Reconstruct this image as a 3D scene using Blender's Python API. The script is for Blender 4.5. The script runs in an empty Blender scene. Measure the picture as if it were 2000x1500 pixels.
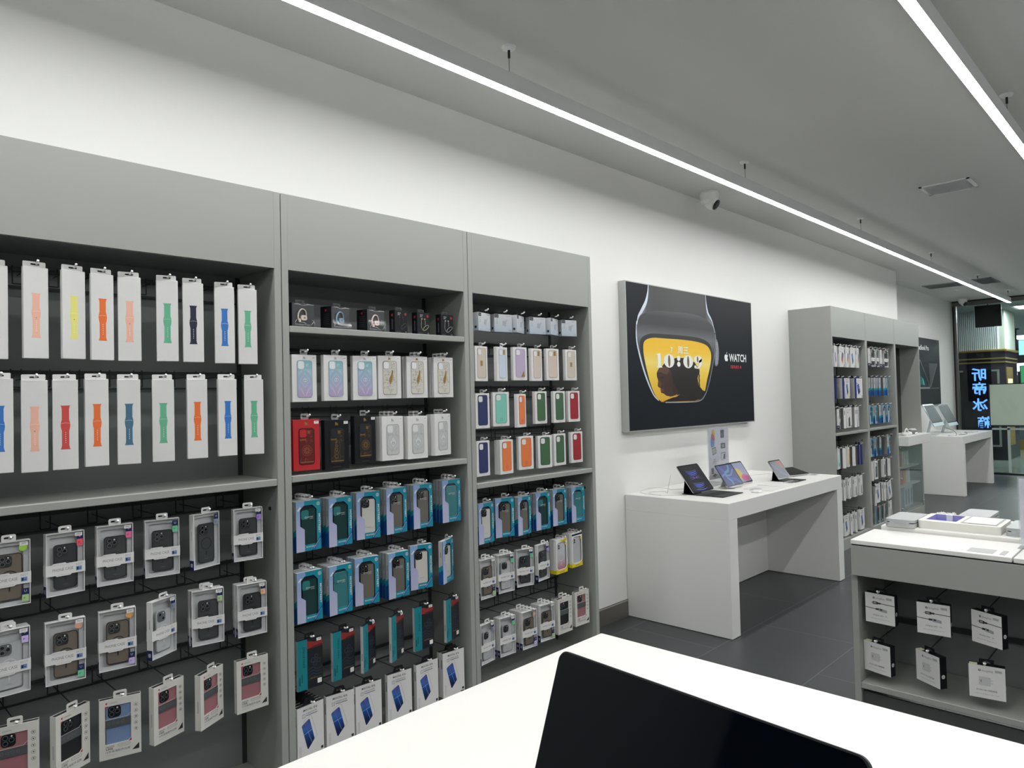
import bpy, math, random
from mathutils import Matrix, Vector
from mathutils.geometry import tessellate_polygon
random.seed(7)
PI = math.pi
scene = bpy.context.scene
col = scene.collection
# ------------------------------------------------------------------ camera
YAW, PITCH, ROLL, FPX = 0.77148752, 0.02269651, -0.02383035, 1384.462
fwd = Vector((math.cos(YAW), math.sin(YAW), 0)); up = Vector((0, 0, 1)); rgt = fwd.cross(up)
f2 = fwd*math.cos(PITCH) + up*math.sin(PITCH); u2 = -fwd*math.sin(PITCH) + up*math.cos(PITCH)
r3 = rgt*math.cos(ROLL) + u2*math.sin(ROLL); u3 = -rgt*math.sin(ROLL) + u2*math.cos(ROLL)
cam_data = bpy.data.cameras.new('camera')
cam = bpy.data.objects.new('camera', cam_data); col.objects.link(cam)
m = Matrix((r3, u3, -f2)).transposed().to_4x4(); m.translation = (0, 0, 1.5)
cam.matrix_world = m
cam_data.sensor_fit = 'HORIZONTAL'; cam_data.sensor_width = 36.0; cam_data.lens = FPX/2000*36.0
cam_data.clip_start = 0.02; cam_data.clip_end = 200
scene.camera = cam
# ------------------------------------------------------------------ world, exposure
w = bpy.data.worlds.new('world'); scene.world = w; w.use_nodes = True
w.node_tree.nodes['Background'].inputs[0].default_value = (0.5, 0.55, 0.6, 1)
w.node_tree.nodes['Background'].inputs[1].default_value = 0.05
scene.view_settings.view_transform = 'Standard'; scene.view_settings.look = 'None'
scene.view_settings.gamma = 1.0; scene.view_settings.exposure = 0.0
scene.view_settings.use_curve_mapping = False
scene.cycles.transparent_max_bounces = 40; scene.cycles.max_bounces = 14; scene.cycles.diffuse_bounces = 6
STRIP_POWER = 49.0      # emission of the linear ceiling lamps
# ------------------------------------------------------------------ materials
def lin(c):
    if isinstance(c, str):
        c = tuple(int(c[i:i+2], 16)/255 for i in (0, 2, 4))
    return tuple(x/12.92 if x <= 0.04045 else ((x+0.055)/1.055)**2.4 for x in c)
MATS = {}
def M(name, c='cccccc', rough=0.5, metal=0.0, noise=0.0, nscale=40.0, emit=0.0, bump=0.0, spec=0.5, coat=0.0):
    if name in MATS: return MATS[name]
    ma = bpy.data.materials.new(name); ma.use_nodes = True
    nt = ma.node_tree; b = nt.nodes['Principled BSDF']; c = lin(c)
    b.inputs['Base Color'].default_value = (*c, 1)
    b.inputs['Roughness'].default_value = rough; b.inputs['Metallic'].default_value = metal
    b.inputs['Specular IOR Level'].default_value = spec
    if coat: b.inputs['Coat Weight'].default_value = coat; b.inputs['Coat Roughness'].default_value = 0.05
    if name.startswith('screen_'): b.inputs['Base Color'].default_value = (*[x*.12 for x in c], 1)
    if emit:
        b.inputs['Emission Color'].default_value = (*c, 1); b.inputs['Emission Strength'].default_value = emit
    if noise or bump:
        tc = nt.nodes.new('ShaderNodeTexCoord'); n = nt.nodes.new('ShaderNodeTexNoise')
        n.inputs['Scale'].default_value = nscale; n.inputs['Detail'].default_value = 3
        nt.links.new(tc.outputs['Object'], n.inputs['Vector'])
        if noise:
            mx = nt.nodes.new('ShaderNodeMix'); mx.data_type = 'RGBA'
            mx.inputs[6].default_value = (*[x*(1-noise) for x in c], 1); mx.inputs[7].default_value = (*[min(1, x*(1+noise)) for x in c], 1)
            nt.links.new(n.outputs['Fac'], mx.inputs[0]); nt.links.new(mx.outputs[2], b.inputs['Base Color'])
        if bump:
            bp = nt.nodes.new('ShaderNodeBump'); bp.inputs['Strength'].default_value = bump; bp.inputs['Distance'].default_value = 0.002
            nt.links.new(n.outputs['Fac'], bp.inputs['Height']); nt.links.new(bp.outputs['Normal'], b.inputs['Normal'])
    MATS[name] = ma; return ma
def clear(name, tint=(1, 1, 1), refl=1.0, rough=0.03, ior=1.45, milky=0.0, mcol='ffffff'):
    """thin clear sheet: see-through with a fresnel reflection, optionally a little milky"""
    if name in MATS: return MATS[name]
    ma = bpy.data.materials.new(name); ma.use_nodes = True; nt = ma.node_tree; nt.nodes.clear()
    out = nt.nodes.new('ShaderNodeOutputMaterial'); t = nt.nodes.new('ShaderNodeBsdfTransparent'); g = nt.nodes.new('ShaderNodeBsdfGlossy')
    fr = nt.nodes.new('ShaderNodeFresnel'); ge = nt.nodes.new('ShaderNodeNewGeometry'); ir = nt.nodes.new('ShaderNodeMapRange')
    ir.inputs[3].default_value = ior; ir.inputs[4].default_value = 1/ior    # same sheet reflection from both faces
    nt.links.new(ge.outputs['Backfacing'], ir.inputs[0]); nt.links.new(ir.outputs[0], fr.inputs['IOR'])
    t.inputs['Color'].default_value = (*tint, 1); g.inputs['Roughness'].default_value = rough
    mu = nt.nodes.new('ShaderNodeMath'); mu.operation = 'MULTIPLY'; mu.inputs[1].default_value = refl
    mx = nt.nodes.new('ShaderNodeMixShader'); nt.links.new(fr.outputs[0], mu.inputs[0]); nt.links.new(mu.outputs[0], mx.inputs[0])
    base = t.outputs[0]
    if milky:
        d = nt.nodes.new('ShaderNodeBsdfDiffuse'); d.inputs['Color'].default_value = (*lin(mcol), 1)
        mm = nt.nodes.new('ShaderNodeMixShader'); mm.inputs[0].default_value = milky
        nt.links.new(t.outputs[0], mm.inputs[1]); nt.links.new(d.outputs[0], mm.inputs[2]); base = mm.outputs[0]
    nt.links.new(base, mx.inputs[1]); nt.links.new(g.outputs[0], mx.inputs[2]); nt.links.new(mx.outputs[0], out.inputs['Surface'])
    MATS[name] = ma; return ma
def grad(name, stops, axis='Z', lo=0.0, hi=1.0, rough=0.4, noise=0.0):
    """printed colour run along one object axis"""
    if name in MATS: return MATS[name]
    ma = bpy.data.materials.new(name); ma.use_nodes = True; nt = ma.node_tree; b = nt.nodes['Principled BSDF']
    tc = nt.nodes.new('ShaderNodeTexCoord'); sp = nt.nodes.new('ShaderNodeSeparateXYZ'); mr = nt.nodes.new('ShaderNodeMapRange')
    mr.inputs[1].default_value = lo; mr.inputs[2].default_value = hi
    cr = nt.nodes.new('ShaderNodeValToRGB'); e = cr.color_ramp.elements
    while len(e) < len(stops): e.new(0.5)
    for i, (p, c) in enumerate(stops): e[i].position = p; e[i].color = (*lin(c), 1)
    nt.links.new(tc.outputs['Object'], sp.inputs[0]); nt.links.new(sp.outputs[axis], mr.inputs[0])
    nt.links.new(mr.outputs[0], cr.inputs[0]); nt.links.new(cr.outputs[0], b.inputs['Base Color'])
    b.inputs['Roughness'].default_value = rough
    MATS[name] = ma; return ma

cab = M('cabinet_grey_paint', '9da09a', 0.42, noise=0.02, nscale=3)
cab_in = M('cabinet_grey_shaded', '7b7e7f', 0.45, noise=0.02, nscale=5)  # cabinet grey made darker, the shade of the interiors put into the colour
wallm = M('white_wall_paint', 'e6e6e3', 0.75, noise=0.015, nscale=2, bump=0.05)
ceilm = M('ceiling_paint', 'cdcecb', 0.85, noise=0.015, nscale=1.5)
white = M('white_lacquer', 'e6e6e3', 0.4, noise=0.01, nscale=2)
wtop = M('white_solid_surface', 'e9e8e3', 0.35, noise=0.01, nscale=6)
card = M('white_card', 'dcdcda', 0.5, noise=0.02, nscale=60)
card2 = M('cream_card', 'd0cfc8', 0.5, noise=0.02, nscale=60)
steel = M('brushed_steel', 'b9b9b6', 0.3, 1.0)
darkmetal = M('dark_metal', '2c2f31', 0.35, 0.6)
wire = M('black_wire', '2f3234', 0.5, 0.2)
wtip = M('hook_cap', 'e8e8e4', 0.35)
black = M('black_plastic', '111417', 0.35)
blackcard = M('black_card', '0f1217', 0.5, spec=.25)
ink = M('ink_black', '26282b', 0.6)
inkg = M('ink_grey', '77797b', 0.6)
inkl = M('ink_light_grey', 'a9abac', 0.6)
navy = M('navy_print', '0d1d55', 0.5)
plast = clear('clear_plastic', refl=.8, rough=0.06)
tabclear = clear('clear_hang_tab', refl=1.6, rough=0.1, milky=0.16)
red = M('red_print', 'b5172c', 0.5)
glass = clear('shopfront_glass', (0.95, 0.985, 0.98), refl=.55, rough=0.01, ior=1.5)
cglass = clear('cabinet_glass', (0.94, 0.97, 0.97), refl=1.0, rough=0.01, milky=0.07, mcol='b5c2c4')
acryl = clear('clear_acrylic', (0.97, 0.98, 0.99), refl=1.4, rough=0.03, milky=0.06)

# ------------------------------------------------------------------ mesh builder
_tx = {}
def glyphs(s, bold=0.0, sh=0.0):
    k = (s, bold, sh)
    if k not in _tx:
        c = bpy.data.curves.new('t', 'FONT'); c.body = s; c.resolution_u = 2; c.offset = bold; c.shear = sh; c.fill_mode = 'FRONT'
        o = bpy.data.objects.new('t', c); col.objects.link(o)
        me = bpy.data.meshes.new_from_object(o.evaluated_get(bpy.context.evaluated_depsgraph_get()))
        vs = [(v.co.x, v.co.y) for v in me.vertices]; fs = [tuple(p.vertices) for p in me.polygons]
        bpy.data.objects.remove(o); bpy.data.curves.remove(c); bpy.data.meshes.remove(me)
        xs = [v[0] for v in vs] or [0]
        ys = [v[1] for v in vs] or [0]
        _tx[k] = (vs, fs, min(xs), max(xs), min(ys), max(ys))
    return _tx[k]
def rr(x0, z0, x1, z1, r, n=4):
    pts = []
    for cx, cz, a in ((x1-r, z0+r, -90), (x1-r, z1-r, 0), (x0+r, z1-r, 90), (x0+r, z0+r, 180)):
        for i in range(n+1):
            t = math.radians(a + 90*i/n); pts.append((cx+r*math.cos(t), cz+r*math.sin(t)))
    return pts
def circ(cx, cz, r, n=16, rz=None):
    return [(cx+r*math.cos(2*PI*i/n), cz+(rz or r)*math.sin(2*PI*i/n)) for i in range(n)]
def spline(pts, closed=False, k=4):
    out = []; n = len(pts); rng = range(n if closed else n-1)
    for i in rng:
        p = [pts[(i+j) % n] if closed else pts[max(0, min(n-1, i+j))] for j in (-1, 0, 1, 2)]
        for s in range(k):
            t = s/k
            out.append(tuple(0.5*((2*p[1][a])+(-p[0][a]+p[2][a])*t+(2*p[0][a]-5*p[1][a]+4*p[2][a]-p[3][a])*t*t+(-p[0][a]+3*p[1][a]-3*p[2][a]+p[3][a])*t**3) for a in range(2)))
    if not closed: out.append(pts[-1])
    return out
class MB:
    def sheet(s, x0, z0, x1, z1, y, m): return s.add([(x0, y, z0), (x1, y, z0), (x1, y, z1), (x0, y, z1)], [(0, 1, 2, 3)], m)
    def __init__(s): s.v = []; s.f = []; s.mi = []; s.ms = []
    def _m(s, m):
        if m not in s.ms: s.ms.append(m)
        return s.ms.index(m)
    def add(s, vs, fs, m):
        o = len(s.v); s.v += [tuple(v) for v in vs]; i = s._m(m)
        for f in fs: s.f.append(tuple(o+k for k in f)); s.mi.append(i)
        return s
    def box(s, x0, y0, z0, x1, y1, z1, m):
        vs = [(x0,y0,z0),(x1,y0,z0),(x1,y1,z0),(x0,y1,z0),(x0,y0,z1),(x1,y0,z1),(x1,y1,z1),(x0,y1,z1)]
        return s.add(vs, [(0,3,2,1),(4,5,6,7),(0,1,5,4),(1,2,6,5),(2,3,7,6),(3,0,4,7)], m)
    def bbox(s, x0, y0, z0, x1, y1, z1, m, c=0.003):
        """box with chamfered edges"""
        c = min(c, abs(x1-x0)/3, abs(y1-y0)/3, abs(z1-z0)/3)
        P = lambda z, d: [(x0+d,y0+c,z),(x0+d+0,y1-c,z)]
        L = []
        for z, d in ((z0, c), (z0+c, 0), (z1-c, 0), (z1, c)):
            a0, a1, b0, b1 = x0+d, x1-d, y0+d, y1-d; e = c
            L.append([(a0+e,b0,z),(a1-e,b0,z),(a1,b0+e,z),(a1,b1-e,z),(a1-e,b1,z),(a0+e,b1,z),(a0,b1-e,z),(a0,b0+e,z)])
        vs = sum(L, []); fs = [tuple(reversed(range(8))), tuple(range(24, 32))]
        for k in range(3):
            for i in range(8): fs.append((8*k+i, 8*k+(i+1) % 8, 8*k+8+(i+1) % 8, 8*k+8+i))
        return s.add(vs, fs, m)
    def poly(s, p, y, m):
        if area(p) < 0: p = p[::-1]
        return s.add([(x, y, z) for x, z in p], [tuple(range(len(p)))], m)
    def tri(s, p, y, m):
        """concave flat outline"""
        t = tessellate_polygon([[Vector((a, b, 0)) for a, b in p]])
        fs = [f if area([p[i] for i in f]) > 0 else f[::-1] for f in t]
        return s.add([(x, y, z) for x, z in p], fs, m)
    def prism(s, p, y0, y1, m, mside=None):
        if area(p) < 0: p = p[::-1]
        n = len(p); vs = [(x, y0, z) for x, z in p]+[(x, y1, z) for x, z in p]
        t = tessellate_polygon([[Vector((a, b, 0)) for a, b in p]])
        fs = [f if area([p[i] for i in f]) > 0 else f[::-1] for f in t]
        s.add(vs, [tuple(f) for f in fs]+[tuple(n+k for k in reversed(f)) for f in fs], m)
        return s.add(vs, [(i, n+i, n+(i+1) % n, (i+1) % n) for i in range(n)], mside or m)
    def frame(s, out, hole, y0, y1, m, mi=None):
        if area(out) < 0: out = out[::-1]
        if area(hole) > 0: hole = hole[::-1]
        al = out+hole; n = len(al)
        t = tessellate_polygon([[Vector((a, b, 0)) for a, b in out], [Vector((a, b, 0)) for a, b in hole]])
        fs = [f if area([al[i] for i in f]) > 0 else f[::-1] for f in t]
        vs = [(x, y0, z) for x, z in al]+[(x, y1, z) for x, z in al]
        s.add(vs, [tuple(f) for f in fs]+[tuple(n+k for k in reversed(f)) for f in fs], m)
        a = len(out); s.add(vs, [(i, n+i, n+(i+1) % a, (i+1) % a) for i in range(a)], m)
        b = len(hole); return s.add(vs, [(a+i, n+a+i, n+a+(i+1) % b, a+(i+1) % b) for i in range(b)], mi or m)
    def ring(s, cx, cz, ro, ri, y0, y1, m, n=24): return s.frame(circ(cx, cz, ro, n), circ(cx, cz, ri, n), y0, y1, m)
    def stroke(s, path, wd, y, m):
        n = len(path); vs = []
        for i, (x, z) in enumerate(path):
            a = path[max(0, i-1)]; b = path[min(n-1, i+1)]; dx, dz = b[0]-a[0], b[1]-a[1]; l = math.hypot(dx, dz) or 1
            ww = (wd[i] if isinstance(wd, (list, tuple)) else wd)/2
            vs += [(x-dz/l*ww, y, z+dx/l*ww), (x+dz/l*ww, y, z-dx/l*ww)]
        return s.add(vs, [(2*i, 2*i+1, 2*i+3, 2*i+2) for i in range(n-1)], m)
    def text(s, t, x, z, h, y, m, al='c', bold=0.0, sx=1.0, rot=0.0, mirror=False, fit=None, sh=0.0):
        vs, fs, a, b, c, d = glyphs(t, bold, sh); k = h/0.7
        if fit: sx = fit/((b-a)*k)
        ox = {'l': a, 'c': (a+b)/2, 'r': b}[al]; cr, sr = math.cos(rot), math.sin(rot); out = []
        for vx, vy in vs:
            px, pz = (vx-ox)*k*sx*(-1 if mirror else 1), vy*k
            out.append((x+px*cr-pz*sr, y, z+px*sr+pz*cr))
        return s.add(out, [f[::-1] for f in fs] if mirror else fs, m)
    def tube(s, path, r, m, n=6):
        path = [Vector(p) for p in path]; L = len(path); vs = []; pu = None
        for i, p in enumerate(path):
            d = (path[min(L-1, i+1)]-path[max(0, i-1)]).normalized()
            u = Vector((0, 0, 1)) if abs(d.z) < 0.9 else Vector((1, 0, 0))
            if pu is not None: u = pu
            a = (u-d*u.dot(d)).normalized(); b = d.cross(a); pu = a
            rad = r[i] if isinstance(r, (list, tuple)) else r
            vs += [p+(a*math.cos(2*PI*j/n)+b*math.sin(2*PI*j/n))*rad for j in range(n)]
        fs = [(i*n+j, i*n+(j+1) % n, (i+1)*n+(j+1) % n, (i+1)*n+j) for i in range(L-1) for j in range(n)]
        return s.add(vs, fs+[tuple(reversed(range(n))), tuple(range((L-1)*n, L*n))], m)
    def lathe(s, prof, m, n=24, c=(0, 0, 0)):
        vs = []; L = len(prof)
        for r, z in prof: vs += [(c[0]+r*math.cos(2*PI*j/n), c[1]+r*math.sin(2*PI*j/n), c[2]+z) for j in range(n)]
        fs = [(i*n+j, i*n+(j+1) % n, (i+1)*n+(j+1) % n, (i+1)*n+j) for i in range(L-1) for j in range(n)]
        return s.add(vs, fs+[tuple(reversed(range(n))), tuple(range((L-1)*n, L*n))], m)
    def xf(s, mat, a=0):
        for i in range(a, len(s.v)): s.v[i] = tuple(mat @ Vector(s.v[i]))
        return s
    def build(s, name, parent=None, loc=None, smooth=False):
        me = bpy.data.meshes.new(name); me.from_pydata(s.v, [], s.f)
        for m in s.ms: me.materials.append(m)
        me.polygons.foreach_set('material_index', s.mi)
        if smooth: me.polygons.foreach_set('use_smooth', [True]*len(s.f))
        me.update(); o = bpy.data.objects.new(name, me); col.objects.link(o)
        if parent: o.parent = parent
        if loc is not None: o.location = loc
        return o
def area(p):
    return 0.5*sum(p[i][0]*p[(i+1) % len(p)][1]-p[(i+1) % len(p)][0]*p[i][1] for i in range(len(p)))
def tag(o, label=None, cat=None, group=None, kind=None):
    if label: o['label'] = label
    if cat: o['category'] = cat
    if group: o['group'] = group
    if kind: o['kind'] = kind
    return o
def thing(name, label, cat, loc=(0, 0, 0), rz=0.0, group=None):
    o = bpy.data.objects.new(name, None); o.empty_display_size = 0.05; col.objects.link(o)
    o.location = loc; o.rotation_euler = (0, 0, rz); return tag(o, label, cat, group)
def part(name, parent, fn):
    b = MB(); fn(b); return b.build(name, parent)
def struct(name, b): return tag(b.build(name), kind='structure')
def dup(root, loc, rz, label, group=None, cat=None):
    r = root.copy(); col.objects.link(r); r.location = loc; r.rotation_euler = (0, 0, rz); tag(r, label, cat, group)
    for ch in list(root.children):
        c = ch.copy(); col.objects.link(c); c.parent = r
        for g in ch.children:
            d = g.copy(); col.objects.link(d); d.parent = c
    return r

# ------------------------------------------------------------------ room
WALL, WALL2, XG, CEIL = 2.878, 3.22, 14.8, 3.09
X0, Y0 = -3.0, -4.3
floorm = bpy.data.materials.new('charcoal_floor_tiles'); floorm.use_nodes = True
nt = floorm.node_tree; b = nt.nodes['Principled BSDF']; tc = nt.nodes.new('ShaderNodeTexCoord'); br = nt.nodes.new('ShaderNodeTexBrick')
br.inputs['Scale'].default_value = 1.0; br.inputs['Brick Width'].default_value = 1.2; br.inputs['Row Height'].default_value = 0.6
br.inputs['Mortar Size'].default_value = 0.0025; br.inputs['Mortar Smooth'].default_value = 0.0; br.offset = 0.5
br.inputs['Color1'].default_value = (*lin('3c3f41'), 1); br.inputs['Color2'].default_value = (*lin('424547'), 1); br.inputs['Mortar'].default_value = (*lin('6a6d6e'), 1)
mp = nt.nodes.new('ShaderNodeMapping'); mp.inputs['Location'].default_value = (0.35, 0.28, 0)
ns = nt.nodes.new('ShaderNodeTexNoise'); ns.inputs['Scale'].default_value = 2.5; ns.inputs['Detail'].default_value = 5
mx = nt.nodes.new('ShaderNodeMix'); mx.data_type = 'RGBA'; mx.blend_type = 'MULTIPLY'; mx.inputs[0].default_value = 0.35
cr = nt.nodes.new('ShaderNodeValToRGB'); cr.color_ramp.elements[0].position = 0.3; cr.color_ramp.elements[0].color = (0.6, 0.6, 0.6, 1); cr.color_ramp.elements[1].position = 0.7
nt.links.new(tc.outputs['Object'], mp.inputs[0]); nt.links.new(mp.outputs[0], br.inputs['Vector']); nt.links.new(tc.outputs['Object'], ns.inputs['Vector'])
nt.links.new(ns.outputs['Fac'], cr.inputs[0]); nt.links.new(br.outputs['Color'], mx.inputs[6]); nt.links.new(cr.outputs[0], mx.inputs[7])
nt.links.new(mx.outputs[2], b.inputs['Base Color']); b.inputs['Roughness'].default_value = 0.42
struct('floor', MB().box(X0-.2, Y0-.2, -0.2, XG, WALL2+.2, 0, floorm))
struct('ceiling', MB().box(X0-.2, Y0-.2, CEIL, XG, WALL2+.2, CEIL+.2, ceilm))
struct('wall_left', MB().box(X0-.2, WALL, 0, 10.36, WALL+.5, CEIL, wallm))
struct('wall_left_recess', MB().box(10.36, WALL2, 0, XG+.1, WALL2+.2, CEIL, wallm))
struct('wall_right', MB().box(X0-.2, Y0-.2, 0, XG, Y0, CEIL, M('grey_wall_paint', 'a4a5a3', .8, noise=.02, nscale=2)))
struct('wall_back', MB().box(X0-.2, Y0, 0, X0, WALL, CEIL, M('dark_wall_paint', '2b2e33', .8, noise=.02, nscale=2)))
base = M('steel_baseboard', '77746e', 0.35, 0.5)
struct('baseboard_left', MB().box(X0, WALL-.008, 0, 10.36, WALL, .114, base).box(X0, WALL-.011, .106, 10.36, WALL, .114, cab))
# glass shopfront
gt = M('shopfront_frame', '6b6a66', 0.35, 0.7)
struct('window_1', MB().box(XG, Y0, .03, XG+.012, 3.16, 3.0, glass))
b = MB().box(XG-.03, Y0, 3.0, XG+.05, 3.2, 3.065, gt).box(XG-.03, Y0, 3.065, XG+.05, 3.2, CEIL, black)
b.box(XG-.03, 3.14, 0, XG+.05, 3.17, 3.0, gt).box(XG-.03, 3.17, 0, XG+.05, 3.2, 3.0, black).box(XG-.02, Y0, 0, XG+.05, 3.14, .03, darkmetal)
struct('trim_1', b)

# ------------------------------------------------------------------ linear ceiling lamps
lampw = M('lamp_housing', 'e9ebec', 0.5)
diff = M('lamp_diffuser', 'ffffff', 0.5, emit=STRIP_POWER)
def strip(y, x0, x1, label, wires):
    t = thing('linear_ceiling_lamp', label, 'ceiling lamp', (x0, y, 2.885), group=None)
    L = x1-x0
    part('housing', t, lambda b: b.box(0, -.022, .003, L, .022, .08, lampw))
    part('diffuser', t, lambda b: b.box(0.001, -.021, 0, L+.004, .021, .003, diff).box(L, -.021, .003, L+.004, .021, .012, diff))
    for wx in wires:
        s_ = part('suspension_wire', t, lambda b: b.tube([(wx-x0, 0, .08), (wx-x0, 0, CEIL-2.885-.02)], .0012, darkmetal, 5).tube([(wx-x0, 0, CEIL-2.885-.05), (wx-x0, 0, CEIL-2.885-.015)], .006, darkmetal, 8))
        part('ceiling_rose', s_, lambda b: b.lathe([(.03, .196), (.034, .205)], lampw, 20, (wx-x0, 0, 0)))
    return t
strip(2.187, -2.4, 13.85, 'long white suspended linear lamp running along the left wall', [-.05, 2.28, 4.58, 6.87, 9.23, 11.59, 13.75])
strip(.706, -2.4, 13.85, 'long white suspended linear lamp at the top right corner', [-.05, 2.28, 4.62, 6.9, 9.23, 11.59])
strip(-.78, -2.4, 13.85, 'third suspended linear lamp over the right side of the shop', [2.28, 6.87, 11.6])
strip(-2.26, -2.4, 13.85, 'fourth suspended linear lamp furthest from the shelving wall', [2.28, 6.87, 11.6])
# ------------------------------------------------------------------ ceiling fittings
ventd = M('vent_dark', '5a5d5e', 0.7)
def vent(x0, x1, y0, y1, label, n, along='y', mat=None):
    t = thing('ceiling_vent', label, 'vent', ((x0+x1)/2, (y0+y1)/2, CEIL))
    a, c = (x1-x0)/2, (y1-y0)/2; mt = mat or lampw
    part('frame', t, lambda b: [b.box(-a, -c, -.008, a, -c+.02, 0, mt), b.box(-a, c-.02, -.008, a, c, 0, mt), b.box(-a, -c, -.008, -a+.02, c, 0, mt), b.box(a-.02, -c, -.008, a, c, 0, mt)])
    part('grille', t, lambda b: [b.box(-a+.02, -c+.02, -.001, a-.02, c-.02, 0, ventd)]+[b.add([(-a+.02+(2*a-.04)*(k+.08)/n, -c+.02, -.004), (-a+.02+(2*a-.04)*(k+.84)/n, -c+.02, -.010), (-a+.02+(2*a-.04)*(k+.84)/n, c-.02, -.010), (-a+.02+(2*a-.04)*(k+.08)/n, c-.02, -.004)], [(0, 1, 2, 3), (3, 2, 1, 0)], mt) for k in range(n)])
    return t
vent(6.2, 6.53, 1.2, 1.54, 'square white slatted ceiling vent between the two lamps', 6)
vent(12.1, 12.54, 2.54, 3.01, 'grey ceiling grille left of the lamp at its far end', 14, mat=M('grille_grey', '8f9293', .5))
vent(12.0, 12.65, 2.1, 2.345, 'grey ceiling grille right of the lamp at its far end', 9, mat=M('grille_grey'))
def dome_cam(x, y, label, s=1.0, aim=0.0):
    t = thing('security_camera', label, 'camera', (x, y, CEIL), aim)
    part('base', t, lambda b: b.lathe([(.05*s, 0), (.055*s, -.012*s), (.05*s, -.05*s), (.038*s, -.07*s)], white, 24))
    bl = MB().lathe([(.001, .042*s), (.024*s, .036*s), (.038*s, .018*s), (.042*s, 0), (.038*s, -.018*s), (.03*s, -.029*s)], white, 20)
    bl.xf(Matrix.Translation((.014*s, 0, -.062*s)) @ Matrix.Rotation(math.radians(-55), 4, 'Y')); bb = bl.build('ball', t, smooth=True)
    ln = MB().lathe([(.031*s, -.028*s), (.03*s, -.034*s), (.02*s, -.037*s)], black, 20)
    ln.xf(Matrix.Translation((.014*s, 0, -.062*s)) @ Matrix.Rotation(math.radians(-55), 4, 'Y')); ln.build('lens', bb)
dome_cam(5.06, 2.716, 'white dome security camera on ceiling above the watch poster', 1.35, math.radians(-80))
dome_cam(14.4, 2.95, 'small dome security camera by the glass shopfront', 1.3, math.radians(-120))
t = thing('sprinkler', 'small ceiling sprinkler between grille and glass front', 'sprinkler', (13.05, 2.75, CEIL))
part('rose', t, lambda b: b.lathe([(.04, 0), (.035, -.012), (.012, -.016), (.01, -.04)], lampw, 16))
part('deflector', t, lambda b: b.lathe([(.012, -.045), (.02, -.048)], steel, 12))

# ------------------------------------------------------------------ product packages (origin: bottom centre of the front face)
def shift(b, dx, dz):
    b.v = [(x+dx, y, z+dz) for x, y, z in b.v]
def hang_tab(p, W, z, mat, y, w=.034, h=.02, slot=True, narrow=None, r=.005):
    def f(b):
        if slot: b.frame(rr(-w/2, z, w/2, z+h, r, 3), rr(-w*.33, z+h*.42, w*.33, z+h*.68, h*.12, 2), y, y+.0012, mat)
        else: b.prism(rr(-w/2, z, w/2, z+h, r, 3), y, y+.0012, mat)
    return part('hang_tab', p, f)
def price(p, x, z, y=-.0006, w=.02, h=.011):
    def f(b):
        b.box(x-w/2, y, z, x+w/2, y+.0004, z+h, M('label_paper', 'ececea', .6)); b.box(x-w*.35, y-.0002, z+h*.3, x+w*.3, y, z+h*.42, inkl); b.box(x-w*.3, y-.0002, z+h*.6, x+w*.35, y, z+h*.75, inkg)
    return part('price_label', p, f)
def cam_module(par, x0, z1, s, y, kind, body, d=.002):
    """square camera bump whose top-left corner is (x0, z1)"""
    def f(b):
        b.prism(rr(x0, z1-s, x0+s, z1, s*.28, 4), y-d, y, body)
        L = M('lens_glass', '0c0f13', .1); R = M('lens_rim', '8c9094', .3, .8)
        sp = {'tri': [(.3, .73), (.3, .29), (.72, .51)], 'duo': [(.3, .72), (.7, .3)], 'one': [(.3, .7), (.3, .3)]}[kind]
        for u, v in sp:
            b.ring(x0+u*s, z1-s+v*s, s*.19, s*.155, y-d-.0008, y-d, R, 14); b.poly(circ(x0+u*s, z1-s+v*s, s*.155, 14), y-d-.0003, L)
        b.poly(circ(x0+.72*s, z1-.18*s, s*.07, 10), y-d-.0003, M('flash', 'e8e4da', .4))
    return part('camera_module', par, f)
def phone_case(p, x0, z0, x1, z1, y, mat, kind='tri', mod=None, mag=None, d=.004, rim=None, s=None, logo=None):
    def f(b):
        b.prism(rr(x0, z0, x1, z1, (x1-x0)*.15, 5), y, y+d, mat)
        if rim: b.frame(rr(x0, z0, x1, z1, (x1-x0)*.15, 5), rr(x0+.0022, z0+.0022, x1-.0022, z1-.0022, (x1-x0)*.13, 5), y-.001, y, rim)
        cx, cz = (x0+x1)/2, z0+(z1-z0)*.48
        if mag: b.ring(cx, cz, (x1-x0)*.33, (x1-x0)*.29, y-.0006, y, mag, 28); b.prism(rr(cx-.002, cz-(x1-x0)*.62, cx+.002, cz-(x1-x0)*.42, .001, 2), y-.0006, y, mag)
        if logo: b.text(logo, cx, z0+(z1-z0)*.08, .0035, y-.0004, inkg)
    c = part('phone_case', p, f)
    s = s or (x1-x0)*.52
    if mod: cam_module(c, x0+(x1-x0)*.08, z1-(x1-x0)*.07, s, y, kind, mod)
    return c

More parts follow.
